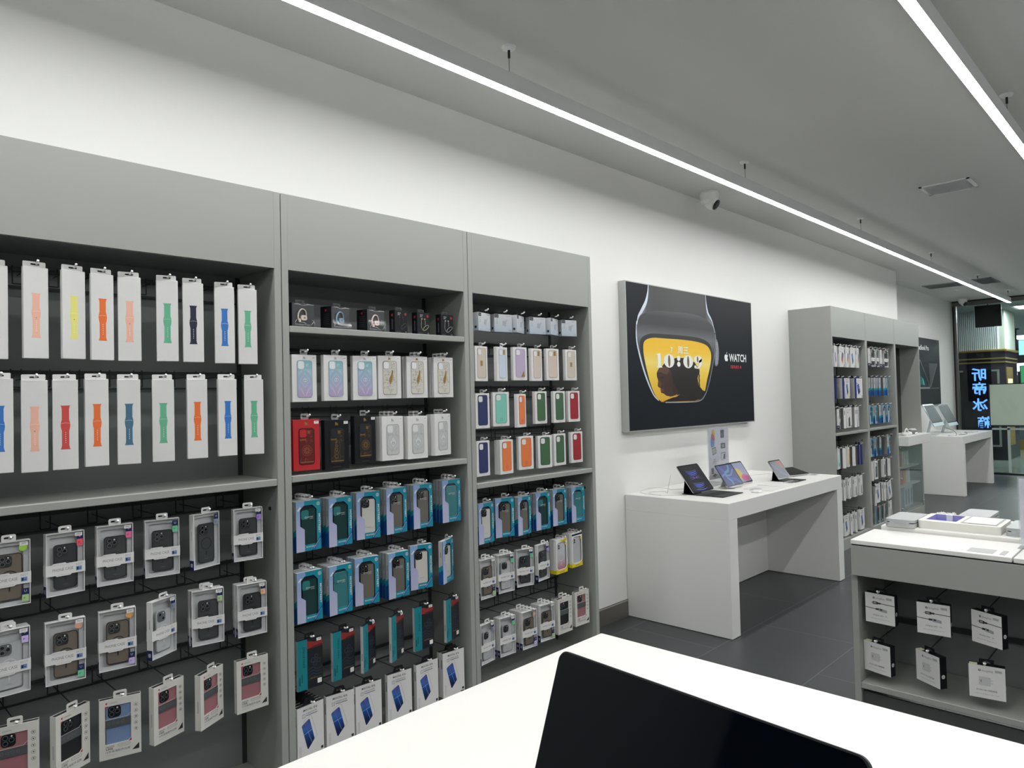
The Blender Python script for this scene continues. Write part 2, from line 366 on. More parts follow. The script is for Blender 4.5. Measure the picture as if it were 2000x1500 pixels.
def mk_band(c):
    t = thing('watch_band_box', '', 'watch band'); W, H, D = .067, .275, .014
    cm = M('band_'+c[0], c[1], .5)
    def f(b):
        b.bbox(-W/2, 0, 0, W/2, D, H, card, .0012)
        bw = .011; z0, z1 = .062, .196; k = .134
        pts = [(-bw-.002, z0), (-bw, z0+.004), (-.0095, z0+.012), (-.0095, .118), (-.0115, .126), (-.0125, .136), (-.0115, .145), (-.0095, .153), (-.0095, z1-.01), (-bw, z1-.003), (-bw-.002, z1)]
        b.tri(pts+[(-x, z) for x, z in reversed(pts)], -.0004, cm)
        b.stroke([(-.0105, .141), (0, .143), (.0105, .141)], .0006, -.0006, M('band_edge', 'f3f1ec', .5))
        if c[2]: b.poly(circ(0, .122, .0015, 10), -.0006, inkg)
        for i in range(6): b.poly(circ(.0004, .113-.006*i, .0011, 8, .0014), -.0006, M('band_hole', 'f3f1ec', .5))
    part('carton', t, f)
    def g(b):
        b.frame(rr(-W/2+.001, H-.001, W/2-.005, H+.017, .003, 3), rr(-.012, H+.0063, .012, H+.0113, .0015, 2), .006, .0075, card)
    part('hang_tab', t, g)
    return t
def mk_clear(v):
    kase, mod, kind, sleeve, st, col2 = v
    t = thing('phone_case_box', '', 'phone case box'); W, H, D = .105, .188, .022
    tray = M('grey_tray', 'c2c5c6', .45)
    def f(b):
        o = [(-W/2, 0), (W/2, 0), (W/2, H), (-W/2, H)]; e = .0022; i_ = [(-W/2+e, e), (W/2-e, e), (W/2-e, H-e), (-W/2+e, H-e)]
        b.frame(o, i_, 0, D, card, tray)
        b.box(-W/2+e, D-.003, e, W/2-e, D-.001, H-e, tray)
        b.frame(i_, rr(-W/2+.012, .012, W/2-.016, H-.014, .006, 3), .010, .012, tray)
        b.box(-W/2-.0004, .0005, 0, -W/2, D-.0005, .032, navy); b.box(W/2, .0005, 0, W/2+.0004, D-.0005, .032, navy)
        b.box(-W/2-.0006, .006, .01, -W/2-.0004, .016, .022, inkl); b.box(-W/2-.0004, .009, .1, -W/2, .012, .13, inkl)
    part('carton', t, f)
    part('window', t, lambda b: b.sheet(-W/2+.002, .002, W/2-.002, H-.002, .0005, plast))
    cm = {'smoke': M('case_smoke', '3d4143', .35), 'brown': M('case_brown', '70675b', .4), 'clear': M('case_frost', 'b6b9ba', .3), 'dark': M('case_dark', '33373a', .35)}[kase]
    phone_case(t, -.031, .018, .033, .152, .0045, cm, kind, M('module_'+mod, {'b': '25282b', 'g': '5d6167'}[mod], .3), M('mag_black', '16191b', .4) if kase != 'clear' else M('mag_white', 'cfd2d3', .4), rim=M('rim_'+kase, {'smoke': '1d2022', 'brown': '2a2826', 'clear': 'a2a6a8', 'dark': '15181a'}[kase], .3), logo='WIWU')
    if sleeve:
        def g(b):
            o = [(-W/2-.0006, .063), (-.028, .059), (-.025, .056), (.012, .0555), (.016, .059), (W/2+.0006, .060), (W/2+.0006, .092), (.004, .094), (.0, .098), (-.034, .098), (-.038, .094), (-W/2-.0006, .094)]
            o = [(-W/2-.0008, .061), (-.028, .061), (-.025, .0575), (.012, .0575), (.016, .061), (W/2+.0008, .061), (W/2+.0008, .094), (.002, .094), (-.001, .0975), (-.034, .0975), (-.037, .094), (-W/2-.0008, .094)]
            b.prism(o, -.0012, -.0004, card); b.box(-W/2-.0012, -.001, .061, -W/2-.0006, D, .094, card); b.box(W/2+.0006, -.001, .061, W/2+.0012, D, .094, card)
            y = -.0014
            b.text('PHONE CASE', -.008, .0735, .0085, y, inkg, fit=.056); b.text('BEST', .037, .083, .0065, y, inkl, fit=.019)
            b.box(.028, y, .067, .044, y+.0001, .0795, M('blue_patch', '6f8fb5', .5)); b.box(.030, y-.0001, .069, .035, y, .0775, navy); b.box(.0365, y-.0001, .071, .041, y, .073, navy)
            b.stroke([(-.045, .0905), (.024, .0905)], .0005, y, inkl); b.text('BEST PRODUCT', -.02, .0925, .0028, y, inkl); b.text('FULL PROTECTION', -.006, .0605, .0028, y, inkl)
        part('sleeve', t, g)
    def h(b):
        zt = H-.004 if st[0] == 't' else .05
        b.box(.031, -.0002, zt-.022, .048, .0004, zt-.004, navy); b.text('U', .0395, zt-.015, .007, -.0004, card)
        b.box(.031, -.0002, zt-.042, .048, .0004, zt-.022, M('sticker_'+col2, {'pink': 'f06fa0', 'green': '6fc79a', 'violet': 'a98ae0', 'slate': '8895a5', 'lime': 'a7c98a', 'peach': 'e8b48e', 'lilac': 'c9b8e8', 'coral': 'f5606d'}[col2], .4)); b.text('iP', .037, zt-.034, .005, -.0004, navy)
    part('corner_sticker', t, h)
    if st[1]: part('round_sticker', t, lambda b: b.prism(circ(.034, H-.022, .0105, 20), -.0003, .0002, M('dot_'+st[1], {'l': '9bd24a', 'o': 'dba55a', 'p': 'd9a48e'}[st[1]], .4)))
    if st[2]: price(t, .036, H-.016)
    hang_tab(t, W, H-.001, card, .004, .036, .021)
    return t
def mk_creative(c):
    t = thing('phone_case_box', '', 'phone case box'); W, H, D = .117, .187, .023
    cm = M('case_'+c[0], c[1], .55)
    def f(b):
        win = [(-.042, .046), (.022, .046), (.03, .054), (.03, .165), (-.036, .165), (-.042, .159)]
        b.frame([(-W/2, 0), (W/2, 0), (W/2, H), (-W/2, H)], win, 0, .003, card2)
        e = .0015
        b.box(-W/2, .003, 0, -W/2+e, D, H, card2); b.box(W/2-e, .003, 0, W/2, D, H, card2); b.box(-W/2, .003, 0, W/2, D, e, card2)
        b.box(-W/2+e, D-.002, e, W/2-e, D, H-.001, card2); b.box(-W/2+.001, .003, H-.003, W/2-.001, D, H-.002, ink)
        b.box(-W/2-.0002, .009, .06, -W/2, .013, .1, inkl)
        y = -.0003
        b.prism(circ(-.037, .1745, .0042, 14, .003), y, 0, red); b.poly(circ(-.035, .1745, .0022, 10), y-.0002, card2)
        b.text('comma', -.019, .1725, .0048, y, inkg, fit=.022)
        b.tri([(-.042, .166), (-.034, .166), (-.042, .158)], y, red); b.tri([(.031, .045), (.031, .054), (.022, .045)], y, red)
        b.box(-.042, y+.0001, .098, .03, .0008, .122, M('dark_band', '4a4e50', .5))
        b.stroke([(-.042, .1235), (.02, .1245), (.031, .135)], .0012, y-.0001, card2)
        for i in range(4): b.ring(-.032+.013*i, .111, .0042, .0036, y-.0001, y, inkg, 10)
        for i in range(5): b.ring(.044, .155-.019*i, .0055, .0049, y, 0, ink, 16); b.prism(rr(.0425, .153-.019*i, .0458, .157-.019*i, .001, 1), y, 0, ink)
        b.tri([(W/2-.006, .014), (W/2-.006, .033), (W/2-.026, .014)], y, ink)
        b.text('CREATIVE', -.041, .037, .0038, y, ink, 'l', .01); b.text('CASE', -.041, .029, .006, y, ink, 'l', .02)
        b.frame(rr(-.008, .033, .028, .043, .005, 4), rr(-.0073, .0337, .0273, .0423, .0043, 4), y, 0, inkg); b.text('for iPhone14 Pro', .01, .0368, .0032, y, inkg)
        b.text('16年高端配件品牌', -.041, .020, .0055, y, inkg, 'l', .01, fit=.068)
        b.box(-.041, y, .014, .012, 0, .0146, inkl); b.box(-.041, y, .010, -.012, 0, .0106, inkl)
    part('carton', t, f)
    def cs(b):
        b.prism(rr(-.039, .03, .036, .178, .011, 4), .0045, .0085, cm)
    c_ = part('phone_case', t, cs); cam_module(c_, -.034, .163, .036, .0045, 'tri', M('module_black', '15181b', .2), .0012)
    hang_tab(t, W, H-.002, card2, .004, .038, .024)
    return t
def mk_ear(c):
    t = thing('earphone_box', '', 'earphone box'); W, H, D = .105, .092, .06
    def f(b):
        b.bbox(-W/2, 0, 0, W/2, D, H, blackcard, .001); y = -.0006; b.box(-W/2+.0012, -.0003, .0012, W/2-.0012, .0002, H-.0012, M('charcoal_face', '303437', .4))
        b.text('POWERBEATS PRO', -.002, .007, .0052, y, M('ink_silver', 'b9bbbd', .4), fit=.07)
        for i in range(6): b.box(-W/2-.0004, .012, .02+.008*i, -W/2, .045, .0215+.008*i, M('faint_print', '33383c', .6))
        b.box(-W/2-.0005, .026, .072, -W/2, .034, .08, red)
    part('carton', t, f)
    def g(b):
        m = M('ear_'+c[0], c[1], .35)
        p = spline([(-.020, .022), (-.026, .034), (-.024, .052), (-.012, .068), (.004, .068), (.012, .056), (.012, .044)], k=5)
        b.tube([(x, -.003, z) for x, z in p], [.0022+.0014*(1-i/len(p)) for i in range(len(p))], m, 8)
        b.prism(rr(-.014, .026, .014, .046, .008, 4), -.007, -.0005, m); b.prism(rr(-.024, .018, -.014, .032, .004, 3), -.006, -.0005, m)
        b.poly(circ(.002, .036, .004, 14), -.0072, black); b.ring(.002, .036, .0025, .0018, -.0074, -.0072, m, 12)
    part('printed_earphone', t, g)
    def wr(b):   # loose cellophane wrap, crease glints painted on as pale strokes
        b.add([(-W/2-.001, -.0095, 0), (W/2+.001, -.0095, 0), (W/2+.001, -.0095, H+.001), (-W/2-.001, -.0095, H+.001)], [(0, 1, 2, 3)], clear('cellophane', refl=.8, rough=.04))
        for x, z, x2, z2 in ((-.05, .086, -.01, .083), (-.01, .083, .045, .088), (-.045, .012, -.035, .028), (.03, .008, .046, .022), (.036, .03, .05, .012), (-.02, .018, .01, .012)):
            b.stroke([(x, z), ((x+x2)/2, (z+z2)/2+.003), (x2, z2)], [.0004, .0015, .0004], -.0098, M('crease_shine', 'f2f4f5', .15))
    part('cellophane', t, wr)
    def h(b): b.frame(rr(-.022, H-.001, .022, H+.016, .003, 2), rr(-.009, H+.006, .009, H+.010, .0015, 2), .02, .0212, M('tab_black', '34393c', .35))
    part('hang_tab', t, h)
    return t
def mk_neck(c):
    t = thing('earphone_box', '', 'earphone box'); W, H, D = .078, .1, .035
    def f(b):
        b.bbox(-W/2, 0, 0, W/2, D, H, blackcard, .001); y = -.0004; s_ = M('ink_silver')
        b.text('BEATS', -.012, .086, .0045, y, s_, 'c', .02); b.text('FLEX', -.0145, .079, .0045, y, s_, 'c', .02)
        b.prism(circ(.026, .085, .006, 18), y, 0, red); b.text('b', .0262, .0825, .006, y-.0002, blackcard)
        b.text('BEATS FLEX', -.03, .005, .003, y, inkg, 'l'); b.box(-W/2-.0005, .012, .074, -W/2, .022, .084, red)
        b.box(.024, y, .005, .032, 0, .009, inkg)
        for i in range(9): b.box(-W/2-.0004, .014, .018+.005*i, -W/2, .019, .0205+.005*i, inkg)
    part('carton', t, f)
    def g(b):
        m = M('cable_'+c[0], c[1], .5)
        b.tube([(x, -.001, z) for x, z in spline([(-.012, .07), (-.014, .055), (-.015, .035), (-.005, .02), (.008, .02), (.028, .034), (.032, .042), (.02, .044), (.002, .032), (-.002, .022)], k=4)], .0009, m, 5)
        b.tube([(x, -.001, z) for x, z in spline([(.006, .07), (.01, .055), (.008, .045)], k=4)], .0009, m, 5)
        b.box(-.015, -.003, .068, -.009, -.0004, .073, m); b.box(.003, -.003, .068, .009, -.0004, .073, m)
    part('printed_earphone', t, g)
    part('hang_tab', t, lambda b: b.frame(rr(-.019, H-.001, .019, H+.015, .003, 2), rr(-.008, H+.005, .008, H+.009, .0015, 2), .016, .0172, M('tab_black')))
    return t
holo = grad('iridescent_print', [(0, 'b29cbf'), (.35, 'a5abc4'), (.7, '96b6c4'), (1, '7fb3b5')], 'Z', .02, .16, .35)
gold = M('gold_foil', 'a8884a', .35, .6); goldd = M('gold_foil_dim', '8a6a3c', .45, .5); silv = M('silver_foil', '9a9c9c', .4, .5)
def circuits(b, x0, z0, x1, z1, m, y, seed, n=26):
    r = random.Random(seed)
    for i in range(n):
        x = r.uniform(x0, x1-.008); z = r.uniform(z0, z1-.006); a = r.uniform(.003, .014); k = r.choice((0, 1, 2))
        if k == 0: b.box(x, y, z, min(x1, x+a), y+.0002, z+.0008, m)
        elif k == 1: b.box(x, y, z, x+.0008, y+.0002, min(z1, z+a), m)
        else: b.stroke([(x, z), (x+.004, z+.004), (min(x1, x+a), z+.004)], .0007, y, m)
def mk_art(k):
    t = thing('phone_case_box', '', 'phone case box'); W, H, D = .112, .184, .022
    def f(b):
        b.bbox(-W/2, 0, 0, W/2, D, H, card, .0012); m = gold if k == 'gold' else inkl
        b.box(-.006, -.0004, .168, .005, 0, .175, m); b.box(-.005, -.0006, .170, -.001, -.0004, .1765, m); b.box(-.009, -.0004, .1655, .009, 0, .1665, m)
        b.text('FOR iPhone 14', 0, .006, .003, -.0004, inkl)
    part('carton', t, f)
    def g(b):
        y = -.002; o = rr(-.034, .018, .034, .162, .011, 5)
        body = {'holo': holo, 'gold': M('case_pearl', 'cfccc2', .35), 'grey': M('case_silvergrey', 'c2c4c4', .4)}[k]
        b.prism(o, y, 0, body); b.frame(o, rr(-.0325, .0195, .0325, .1605, .0098, 5), y-.0006, y, M('rim_'+k, {'holo': '8fa3bd', 'gold': '8f8876', 'grey': '9fa1a1'}[k], .3))
        im = {'holo': M('holo_line', 'd8e4ee', .3), 'gold': goldd, 'grey': M('grey_line', 'a0a2a3', .4)}[k]
        hole = rr(-.031, .128, -.004, .158, .008, 4)
        b.prism(hole, y-.0012, y, M('cutout_white', 'dfe3e4', .4)); b.frame(rr(-.0315, .1275, -.0035, .1585, .0085, 4), hole, y-.0016, y, im)
        yy = y-.0005
        if k == 'gold':
            circuits(b, -.031, .022, .031, .125, M('case_line', '6f6a5c', .4), yy, 5, 70)
            circuits(b, .0, .125, .031, .158, M('case_line'), yy, 6, 14)
            b.tri([(.001, .06), (.010, .075), (.016, .118), (.012, .124), (.006, .105), (-.004, .085), (-.002, .07)], yy-.0003, gold)
        else:
            c = .084
            b.stroke([(0, c-.028), (.022, c), (0, c+.028), (-.022, c), (0, c-.028)], .0009, yy, im); b.stroke([(-.031, .125), (.031, .125)], .0008, yy, im)
            for s_ in (-1, 1):
                for j in range(4): b.stroke([(s_*.031, c+.016+j*.006), (s_*(.012+j*.003), c+.036+0*j), (s_*.012, .122)], .0006, yy, im)
                for j in range(3): b.stroke([(s_*.031, c-.016-j*.006), (s_*(.014), c-.034-j*.004), (s_*.004, .024)], .0006, yy, im)
            b.prism(rr(-.009, c-.006, .009, c+.007, .005, 4), yy-.0003, yy, M('holo_badge', 'c9d3dd', .3) if k == 'holo' else M('grey_badge', 'b9bbbb', .4))
            b.poly(circ(-.004, c, .0025, 10), yy-.0005, inkg); b.poly(circ(.004, c, .0025, 10), yy-.0005, inkg)
            b.text('07', .012, .14, .009, yy, im, rot=0.3)
    part('printed_case', t, g); price(t, .042, .166)
    hang_tab(t, W, H-.001, tabclear, .003, .034, .022)
    return t
def mk_gift(k):
    t = thing('phone_case_box', '', 'phone case box'); W, H, D = .114, (.198 if k != 'white' else .188), .026
    m = {'red': M('red_card', 'b51c22', .45), 'figure': blackcard, 'wheel': blackcard, 'white': card}[k]
    lin_ = {'red': M('gold_on_red', '9a5a32', .45, .3), 'figure': goldd, 'wheel': goldd, 'white': M('grey_line', 'a0a2a3', .4)}[k]
    inner = {'red': M('deep_red_case', '5e1012', .4), 'figure': M('black_case', '191512', .4), 'wheel': M('black_case'), 'white': M('case_silvergrey', 'c2c4c4', .4)}[k]
    def f(b):
        b.bbox(-W/2, 0, 0, W/2, D, H, m, .0012); g_ = inkl if k == 'white' else gold
        b.box(-.007, -.0004, H-.02, -.001, 0, H-.010, g_); b.box(-.001, -.0004, H-.02, .005, 0, H-.014, g_); b.box(-.009, -.0004, H-.0225, .009, 0, H-.0213, g_)
        b.text('FOR iPhone 14 Pro', 0, .008, .003, -.0004, lin_)
    part('carton', t, f)
    def g(b):
        y = -.001; z0, z1 = .022, H-.034; o = rr(-.034, z0, .034, z1, .012, 5)
        b.prism(o, y, 0, M('case_rim_'+k, {'red': '3a0709', 'figure': '0c0f16', 'wheel': '0c0f16', 'white': '9fa1a1'}[k], .35)); b.prism(rr(-.031, z0+.003, .031, z1-.003, .01, 5), y-.0004, y, inner)
        b.prism(rr(-.03, z1-.035, -.001, z1-.005, .008, 4), y-.0012, y, {'red': m, 'figure': M('navy_case', '0f1626', .4), 'wheel': M('navy_case'), 'white': card}[k])
        yy = y-.0008; c = z0+.055
        if k in ('red', 'wheel'):
            b.ring(0, c, .021, .0198, yy, y, lin_, 28)
            for i in range(10):
                a = 2*PI*i/10; pts = [(math.cos(a+q*.22)*(.004+q*.0042), c+math.sin(a+q*.22)*(.004+q*.0042)) for q in range(4)]
                b.stroke(pts, [.001, .003, .0034, .0012], yy, lin_)
        elif k == 'figure':
            for i in range(5): b.ring(-.004+.002*(i % 2), c-.026+.014*i, .0085-.001*i, .0065-.001*i, yy, y, lin_, 12)
            b.stroke([(-.015, c-.03), (-.012, c), (-.006, c+.03), (.008, c+.036), (.014, c+.02), (.01, c-.01), (.016, c-.03)], .0012, yy, lin_)
        else:
            b.stroke([(0, c-.028), (.022, c), (0, c+.028), (-.022, c), (0, c-.028)], .001, yy, lin_); b.poly([(0, c-.02), (.016, c), (0, c+.02), (-.016, c)], yy+.0001, M('pale_diamond', 'd2d4d4', .4))
            b.ring(0, c-.004, .007, .0055, yy-.0002, yy, inkg, 12); b.poly(circ(-.002, c-.003, .0016, 8), yy-.0003, inkg); b.poly(circ(.003, c-.003, .0016, 8), yy-.0003, inkg)
            for s_ in (-1, 1):
                for j in range(3): b.stroke([(s_*.03, c+.012+j*.007), (s_*.012, c+.034+j*.003)], .0007, yy, lin_); b.stroke([(s_*.03, c-.012-j*.007), (s_*.012, c-.03-j*.002)], .0007, yy, lin_)
        circuits(b, -.029, z0+.008, .029, z0+.028, lin_, yy, 11, 14); circuits(b, -.029, c+.026, .029, z1-.038, lin_, yy, 12, 14); circuits(b, .002, z1-.036, .028, z1-.008, lin_, yy, 13, 12)
        if k != 'white':
            b.box(-.028, yy, z0+.008, .029, yy+.0002, z0+.0125, lin_); b.box(-.028, yy, z1-.047, -.002, yy+.0002, z1-.042, lin_); b.box(.004, yy, z1-.022, .014, yy+.0002, z1-.010, lin_)
    part('printed_case', t, g); price(t, W/2-.014, H-.018)
    hang_tab(t, W, H-.001, tabclear, .012, .034, .024)
    return t
def mk_turq(v):
    kc, kind = v
    t = thing('phone_case_box', '', 'phone case box'); W, H, D = .109, .193, .022
    teal = M('turquoise_card', '1389a0', .4); lil = grad('lilac_blue_card', [(0, 'b7bbd3'), (.45, 'adb0d2'), (.8, '8faad0'), (1, '86a7d0')], 'Z', 0, .19, .35)
    def f(b):
        win = [(-.018, .024), (.036, .024), (.036, .158), (.018, .176), (-.022, .176), (-.037, .162), (-.037, .098), (-.018, .084)]
        xs = -.018
        b.frame([(-W/2, 0), (W/2, 0), (W/2, H), (-W/2, H)], win, 0, .0025, teal)
        b.tri([(-W/2, 0), (xs, 0), (xs, .084), (-.037, .098), (-.037, .162), (-.022, .176), (-.0185, .176), (-.0185, H), (-W/2, H)], -.0003, lil)
        gcard = M('grey_side_card', 'b7b7b4', .5)
        b.box(-W/2, .0025, 0, -W/2+.001, D, H, gcard); b.box(W/2-.001, .0025, 0, W/2, D, H, gcard); b.box(-W/2, .0025, 0, W/2, D, .001, navy); b.box(-W/2, .0025, H-.001, W/2, D, H, card)
        b.box(-W/2, D-.001, 0, W/2, D, H, gcard)
        b.box(-W/2+.002, .008, .002, W/2-.002, .010, H-.002, M('navy_tray', '0f2b3c', .4))
        for s_, e in ((-1, -.0003), (1, .0)):
            x = s_*W/2; vs = [(x+s_*.0003, 0, 0), (x+s_*.0003, D, 0), (x+s_*.0003, D, .06), (x+s_*.0003, 0, .074)]
            b.add(vs, [(0, 3, 2, 1) if s_ < 0 else (0, 1, 2, 3)], M('deep_blue_card', '0c4f96', .4)); b.add([(x+s_*.0004, 0, .066), (x+s_*.0004, D, .052), (x+s_*.0004, D, .075), (x+s_*.0004, 0, .089)], [(0, 3, 2, 1) if s_ < 0 else (0, 1, 2, 3)], M('teal_edge', '1a8f9f', .4))
            b.box(x+(-.0006 if s_ < 0 else 0), .009, .12, x+(0 if s_ < 0 else .0006), .012, .145, inkg)
        y = -.0006
        b.text('MOSTREET', .043, .1, .0085, y, card, 'c', .02, fit=.076, rot=-PI/2)
        b.add([(.012, y, .001), (.024, y, .001), (W/2, y, .044), (W/2, y, .056)], [(0, 1, 2, 3)], M('deep_blue_card')); b.stroke([(.019, .004), (.05, .042)], .0012, y-.0002, card)
        b.prism(circ(.043, .178, .0075, 18), y, 0, M('badge_'+kind, {'tri': 'a8c0d0', 'duo': 'b8b3cf', 'none': '9cc0b0'}[kind], .4)); b.box(.038, y-.0002, .1775, .048, y, .1795, inkg)
        b.add([(-.05, y, .160), (-.045, y, .155), (-.033, y, .168), (-.038, y, .173)], [(0, 1, 2, 3)], card)
        b.text('MOSTREET', .009, .013, .005, y, card, 'c', .02, fit=.042)
    part('carton', t, f)
    cm = {'green': M('case_darkgreen', '21403f', .2), 'teal': M('case_seagreen', '3f7f84', .2), 'white': M('case_offwhite', 'cfcdc6', .3), 'taupe': M('case_taupe', '6f6a62', .3)}[kc]
    c_ = phone_case(t, -.03, .022, .035, .165, .004, cm, rim=M('rim_black', '17191b', .3) if kc != 'teal' else M('rim_sea', '59989b', .3), d=.003)
    if kind == 'none':
        b = MB().prism(rr(-.031, .122, .002, .157, .008, 4), .0022, .004, M('case_teal_patch', '2d7b7c', .3)); b.build('camera_cutout', c_)
    else: cam_module(c_, -.028, .162, .034, .004, kind, M('module_black'), .0012)
    def g(b):
        b.sheet(-.037, .023, .037, .177, .0014, plast)
        if kind == 'none' or kc == 'taupe': b.text('MOSTREET', .008, .128, .004, .0011, card, 'c', .01); b.text('FASHION', .013, .122, .003, .0011, card); b.ring(-.012, .1295, .004, .0028, .0009, .0011, card, 12)
        else: b.text('MOSTREET', .002, .046, .003, .0011, inkg)
    part('window', t, g)
    hang_tab(t, W, H-.001, tabclear, .006, .032, .026, r=.009)
    return t
def mk_armor(_):
    t = thing('screen_protector_box', '', 'screen protector box'); W, H, D = .107, .19, .012
    def f(b):
        b.box(-W/2, 0, 0, W/2, D, H, M('dark_print_card', '1b2026', .4)); y = -.0004; m = M('teal_stripe', '177f88', .4)
        b.box(-W/2, y, 0, -.012, 0, H, m); b.box(-W/2-.0004, y, 0, -W/2, D, H, M('grey_side_card', 'b7b7b4', .5)); b.box(-W/2-.0006, .004, .05, -W/2-.0004, .007, .08, inkg)
        b.text('KING KONG', -.022, .085, .0085, y-.0003, M('teal_dark_ink', '123c46', .5), 'l', .01, rot=PI/2, fit=.078)
        b.tri([(-.012, .152), (W/2, .160), (W/2, .176), (.02, .174), (-.012, .183)], y, M('red_brushed', '8e2b2b', .5)); b.tri([(.0, .150), (W/2, .154), (W/2, .162), (.01, .158)], y-.0001, M('red_dark', '5b1c20', .5))
        g_ = M('slate_print', '37404c', .5)
        for cx, cz, r in ((.012, .105, .010), (.026, .118, .008), (.036, .10, .009), (.02, .09, .008)): b.ring(cx, cz, r, r*.72, y, 0, g_, 14)
        for j in range(4): b.stroke(spline([(-.01, .07-j*.013), (.01, .078-j*.012), (.03, .068-j*.01), (.05, .074-j*.012)], k=4), .003, y, g_)
        b.prism(rr(.03, .012, .048, .030, .002, 2), y, 0, M('label_paper', 'ececea', .6)); b.box(.0, y, .035, .045, 0, .038, goldd)
        b.box(-.046, y-.0002, .02, -.042, y, .05, M('teal_dark_ink')); b.box(-.036, y-.0002, .03, -.033, y, .06, M('teal_dark_ink'))
    part('carton', t, f); price(t, .038, .175)
    def g(b): b.frame([(-.021, H-.001), (.021, H-.001), (.019, H+.018), (.014, H+.022), (-.014, H+.022), (-.019, H+.018)], rr(-.013, H+.007, .013, H+.013, .002, 2), .004, .0055, black)
    part('hang_tab', t, g)
    return t
bluep = grad('blue_screen_print', [(0, '10224f'), (.35, '1c4a90'), (.6, '3a6fb4'), (1, '3e3f86')], 'Z', .06, .15, .3)
def mk_film(k='blue'):
    t = thing('screen_protector_box', '', 'screen protector box'); W, H, D = .121, .2, .02
    body = M('navy_card', '1b2a6b', .45) if k == 'navy' else card
    def f(b):
        b.box(-W/2, 0, 0, W/2, D, H, card if k != 'navy' else card)
        if k == 'navy': b.box(-W/2-.0003, 0, 0, -W/2, D, H, body)
        else: b.box(-W/2-.0003, .008, .13, -W/2, .012, .17, ink)
        b.box(-W/2+.001, .001, H, W/2-.001, D-.001, H+.0006, ink if k != 'navy' else body)
        y = -.0004
        if k == 'blue':
            b.text('MOCOLL', -.012, .181, .0075, y, ink, 'c', .02, fit=.042); b.text('膜法', .022, .1805, .006, y, ink, 'c', .02)
            b.text('全覆盖高清护膜', .003, .168, .005, y, inkg, fit=.05); b.box(-.02, y, .161, .03, 0, .164, inkg); b.frame([(-.037, .157), (-.024, .157), (-.024, .171), (-.037, .171)], [(-.0358, .1582), (-.0252, .1582), (-.0252, .1698), (-.0358, .1698)], y, 0, inkg); b.box(-.0307, y, .157, -.0302, 0, .171, inkg)
        elif k == 'wide': b.text('HD GLASS', -.01, .178, .007, y, inkg, 'c', .01, fit=.05); b.box(-.04, y, .165, .03, 0, .167, inkl)
        else: b.text('ULTRA CLEAR', 0, .172, .007, y, inkg, 'c', .01, fit=.07); b.prism(circ(-.035, .15, .006, 12), y, 0, navy)
        ph = [(-.041, .128), (-.037, .133), (-.009, .147), (-.004, .144), (.016, .066), (.014, .061), (-.012, .034), (-.016, .036)]
        if k == 'warm':
            ph = [(-x, z) for x, z in ph]; b.tri(ph, y, grad('warm_screen_print', [(0, 'd8b05a'), (.3, 'b04a2c'), (.6, '5a3a6a'), (1, '1f4f95')], 'Z', .04, .14, .3))
            b.tri([(x+.012, z-.002) for x, z in ph], y+.0001, inkl)
        elif k == 'grey':
            ph = [(-.02, .09), (.012, .108), (.018, .104), (.018, .02), (.012, .014), (-.018, .012)]; b.tri(ph, y, M('slate_screen_print', '4c5057', .3)); b.box(.022, y, .014, .04, 0, .018, ink)
        else:
            b.tri(ph, y, bluep); b.stroke([(-.028, .139), (.004, .055)], .0012, y-.0002, M('pale_blue_print', '8fb4e4', .4)); b.tri([(-.03, .137), (-.012, .1455), (-.014, .098)], y-.0002, M('violet_print', '5a5aa6', .35)); b.stroke([(-.03, .094), (.008, .104)], .002, y-.0003, M('pale_blue_print'))
            b.stroke([(-.034, .139), (-.03, .147), (-.003, .158), (.004, .154), (.027, .075), (.022, .067), (.014, .06)], .0008, y, inkg)
        for i in range(5): b.frame(rr(-.052+.0, .012+.009*i, -.044, .019+.009*i, .001, 1), rr(-.0512, .0128+.009*i, -.0448, .0182+.009*i, .0008, 1), y, 0, inkl)
        b.box(.038, y, .004, .056, 0, .009, ink); b.box(.046, y, .014, .056, 0, .024, ink)
    part('carton', t, f)
    tm = black if k in ('blue', 'grey') else (navy if k == 'navy' else card)
    part('hang_tab', t, lambda b: b.frame([(-.03, H-.001), (.03, H-.001), (.02, H+.022), (.015, H+.025), (-.015, H+.025), (-.02, H+.022)], rr(-.012, H+.008, .012, H+.014, .002, 2), .008, .0095, tm))
    return t
def mk_charger(_):
    t = thing('charger_box', '', 'charger box'); W, H, D = .11, .089, .034
    body = grad('silver_blue_card', [(0, 'a9b6c2'), (1, 'c3c7c9')], 'Z', 0, .09, .3)
    def f(b):
        b.bbox(-W/2, 0, 0, W/2, D, H, body, .001); y = -.0004
        b.box(-W/2+.002, y, H-.018, -W/2+.026, 0, H-.002, ink); b.text('Charger', -W/2+.014, H-.012, .004, y-.0002, card)
        for z in (.062, .052, .043): b.box(-.042, y, z, -.034, 0, z+.002, inkg)
        b.prism([(-.004, .034), (.014, .028), (.02, .05), (.012, .058), (-.002, .056)], y, 0, M('pale_grey_print', '9fa8b2', .5)); b.tri([(.014, .058), (.028, .066), (.022, .05)], y, inkl)
        b.text('20w', .043, .006, .006, y, inkg, 'c', .01); b.box(-.04, y, .007, -.012, 0, .009, inkl); b.box(.02, y, H-.01, .045, 0, H-.006, inkl)
        b.box(-W/2-.0004, .01, .012, -W/2, .022, .024, ink)
    part('carton', t, f)
    part('hang_tab', t, lambda b: b.frame([(-.03, H-.001), (.03, H-.001), (.024, H+.02), (-.024, H+.02)], rr(-.011, H+.008, .011, H+.013, .002, 2), .01, .0115, blackcard))
    return t
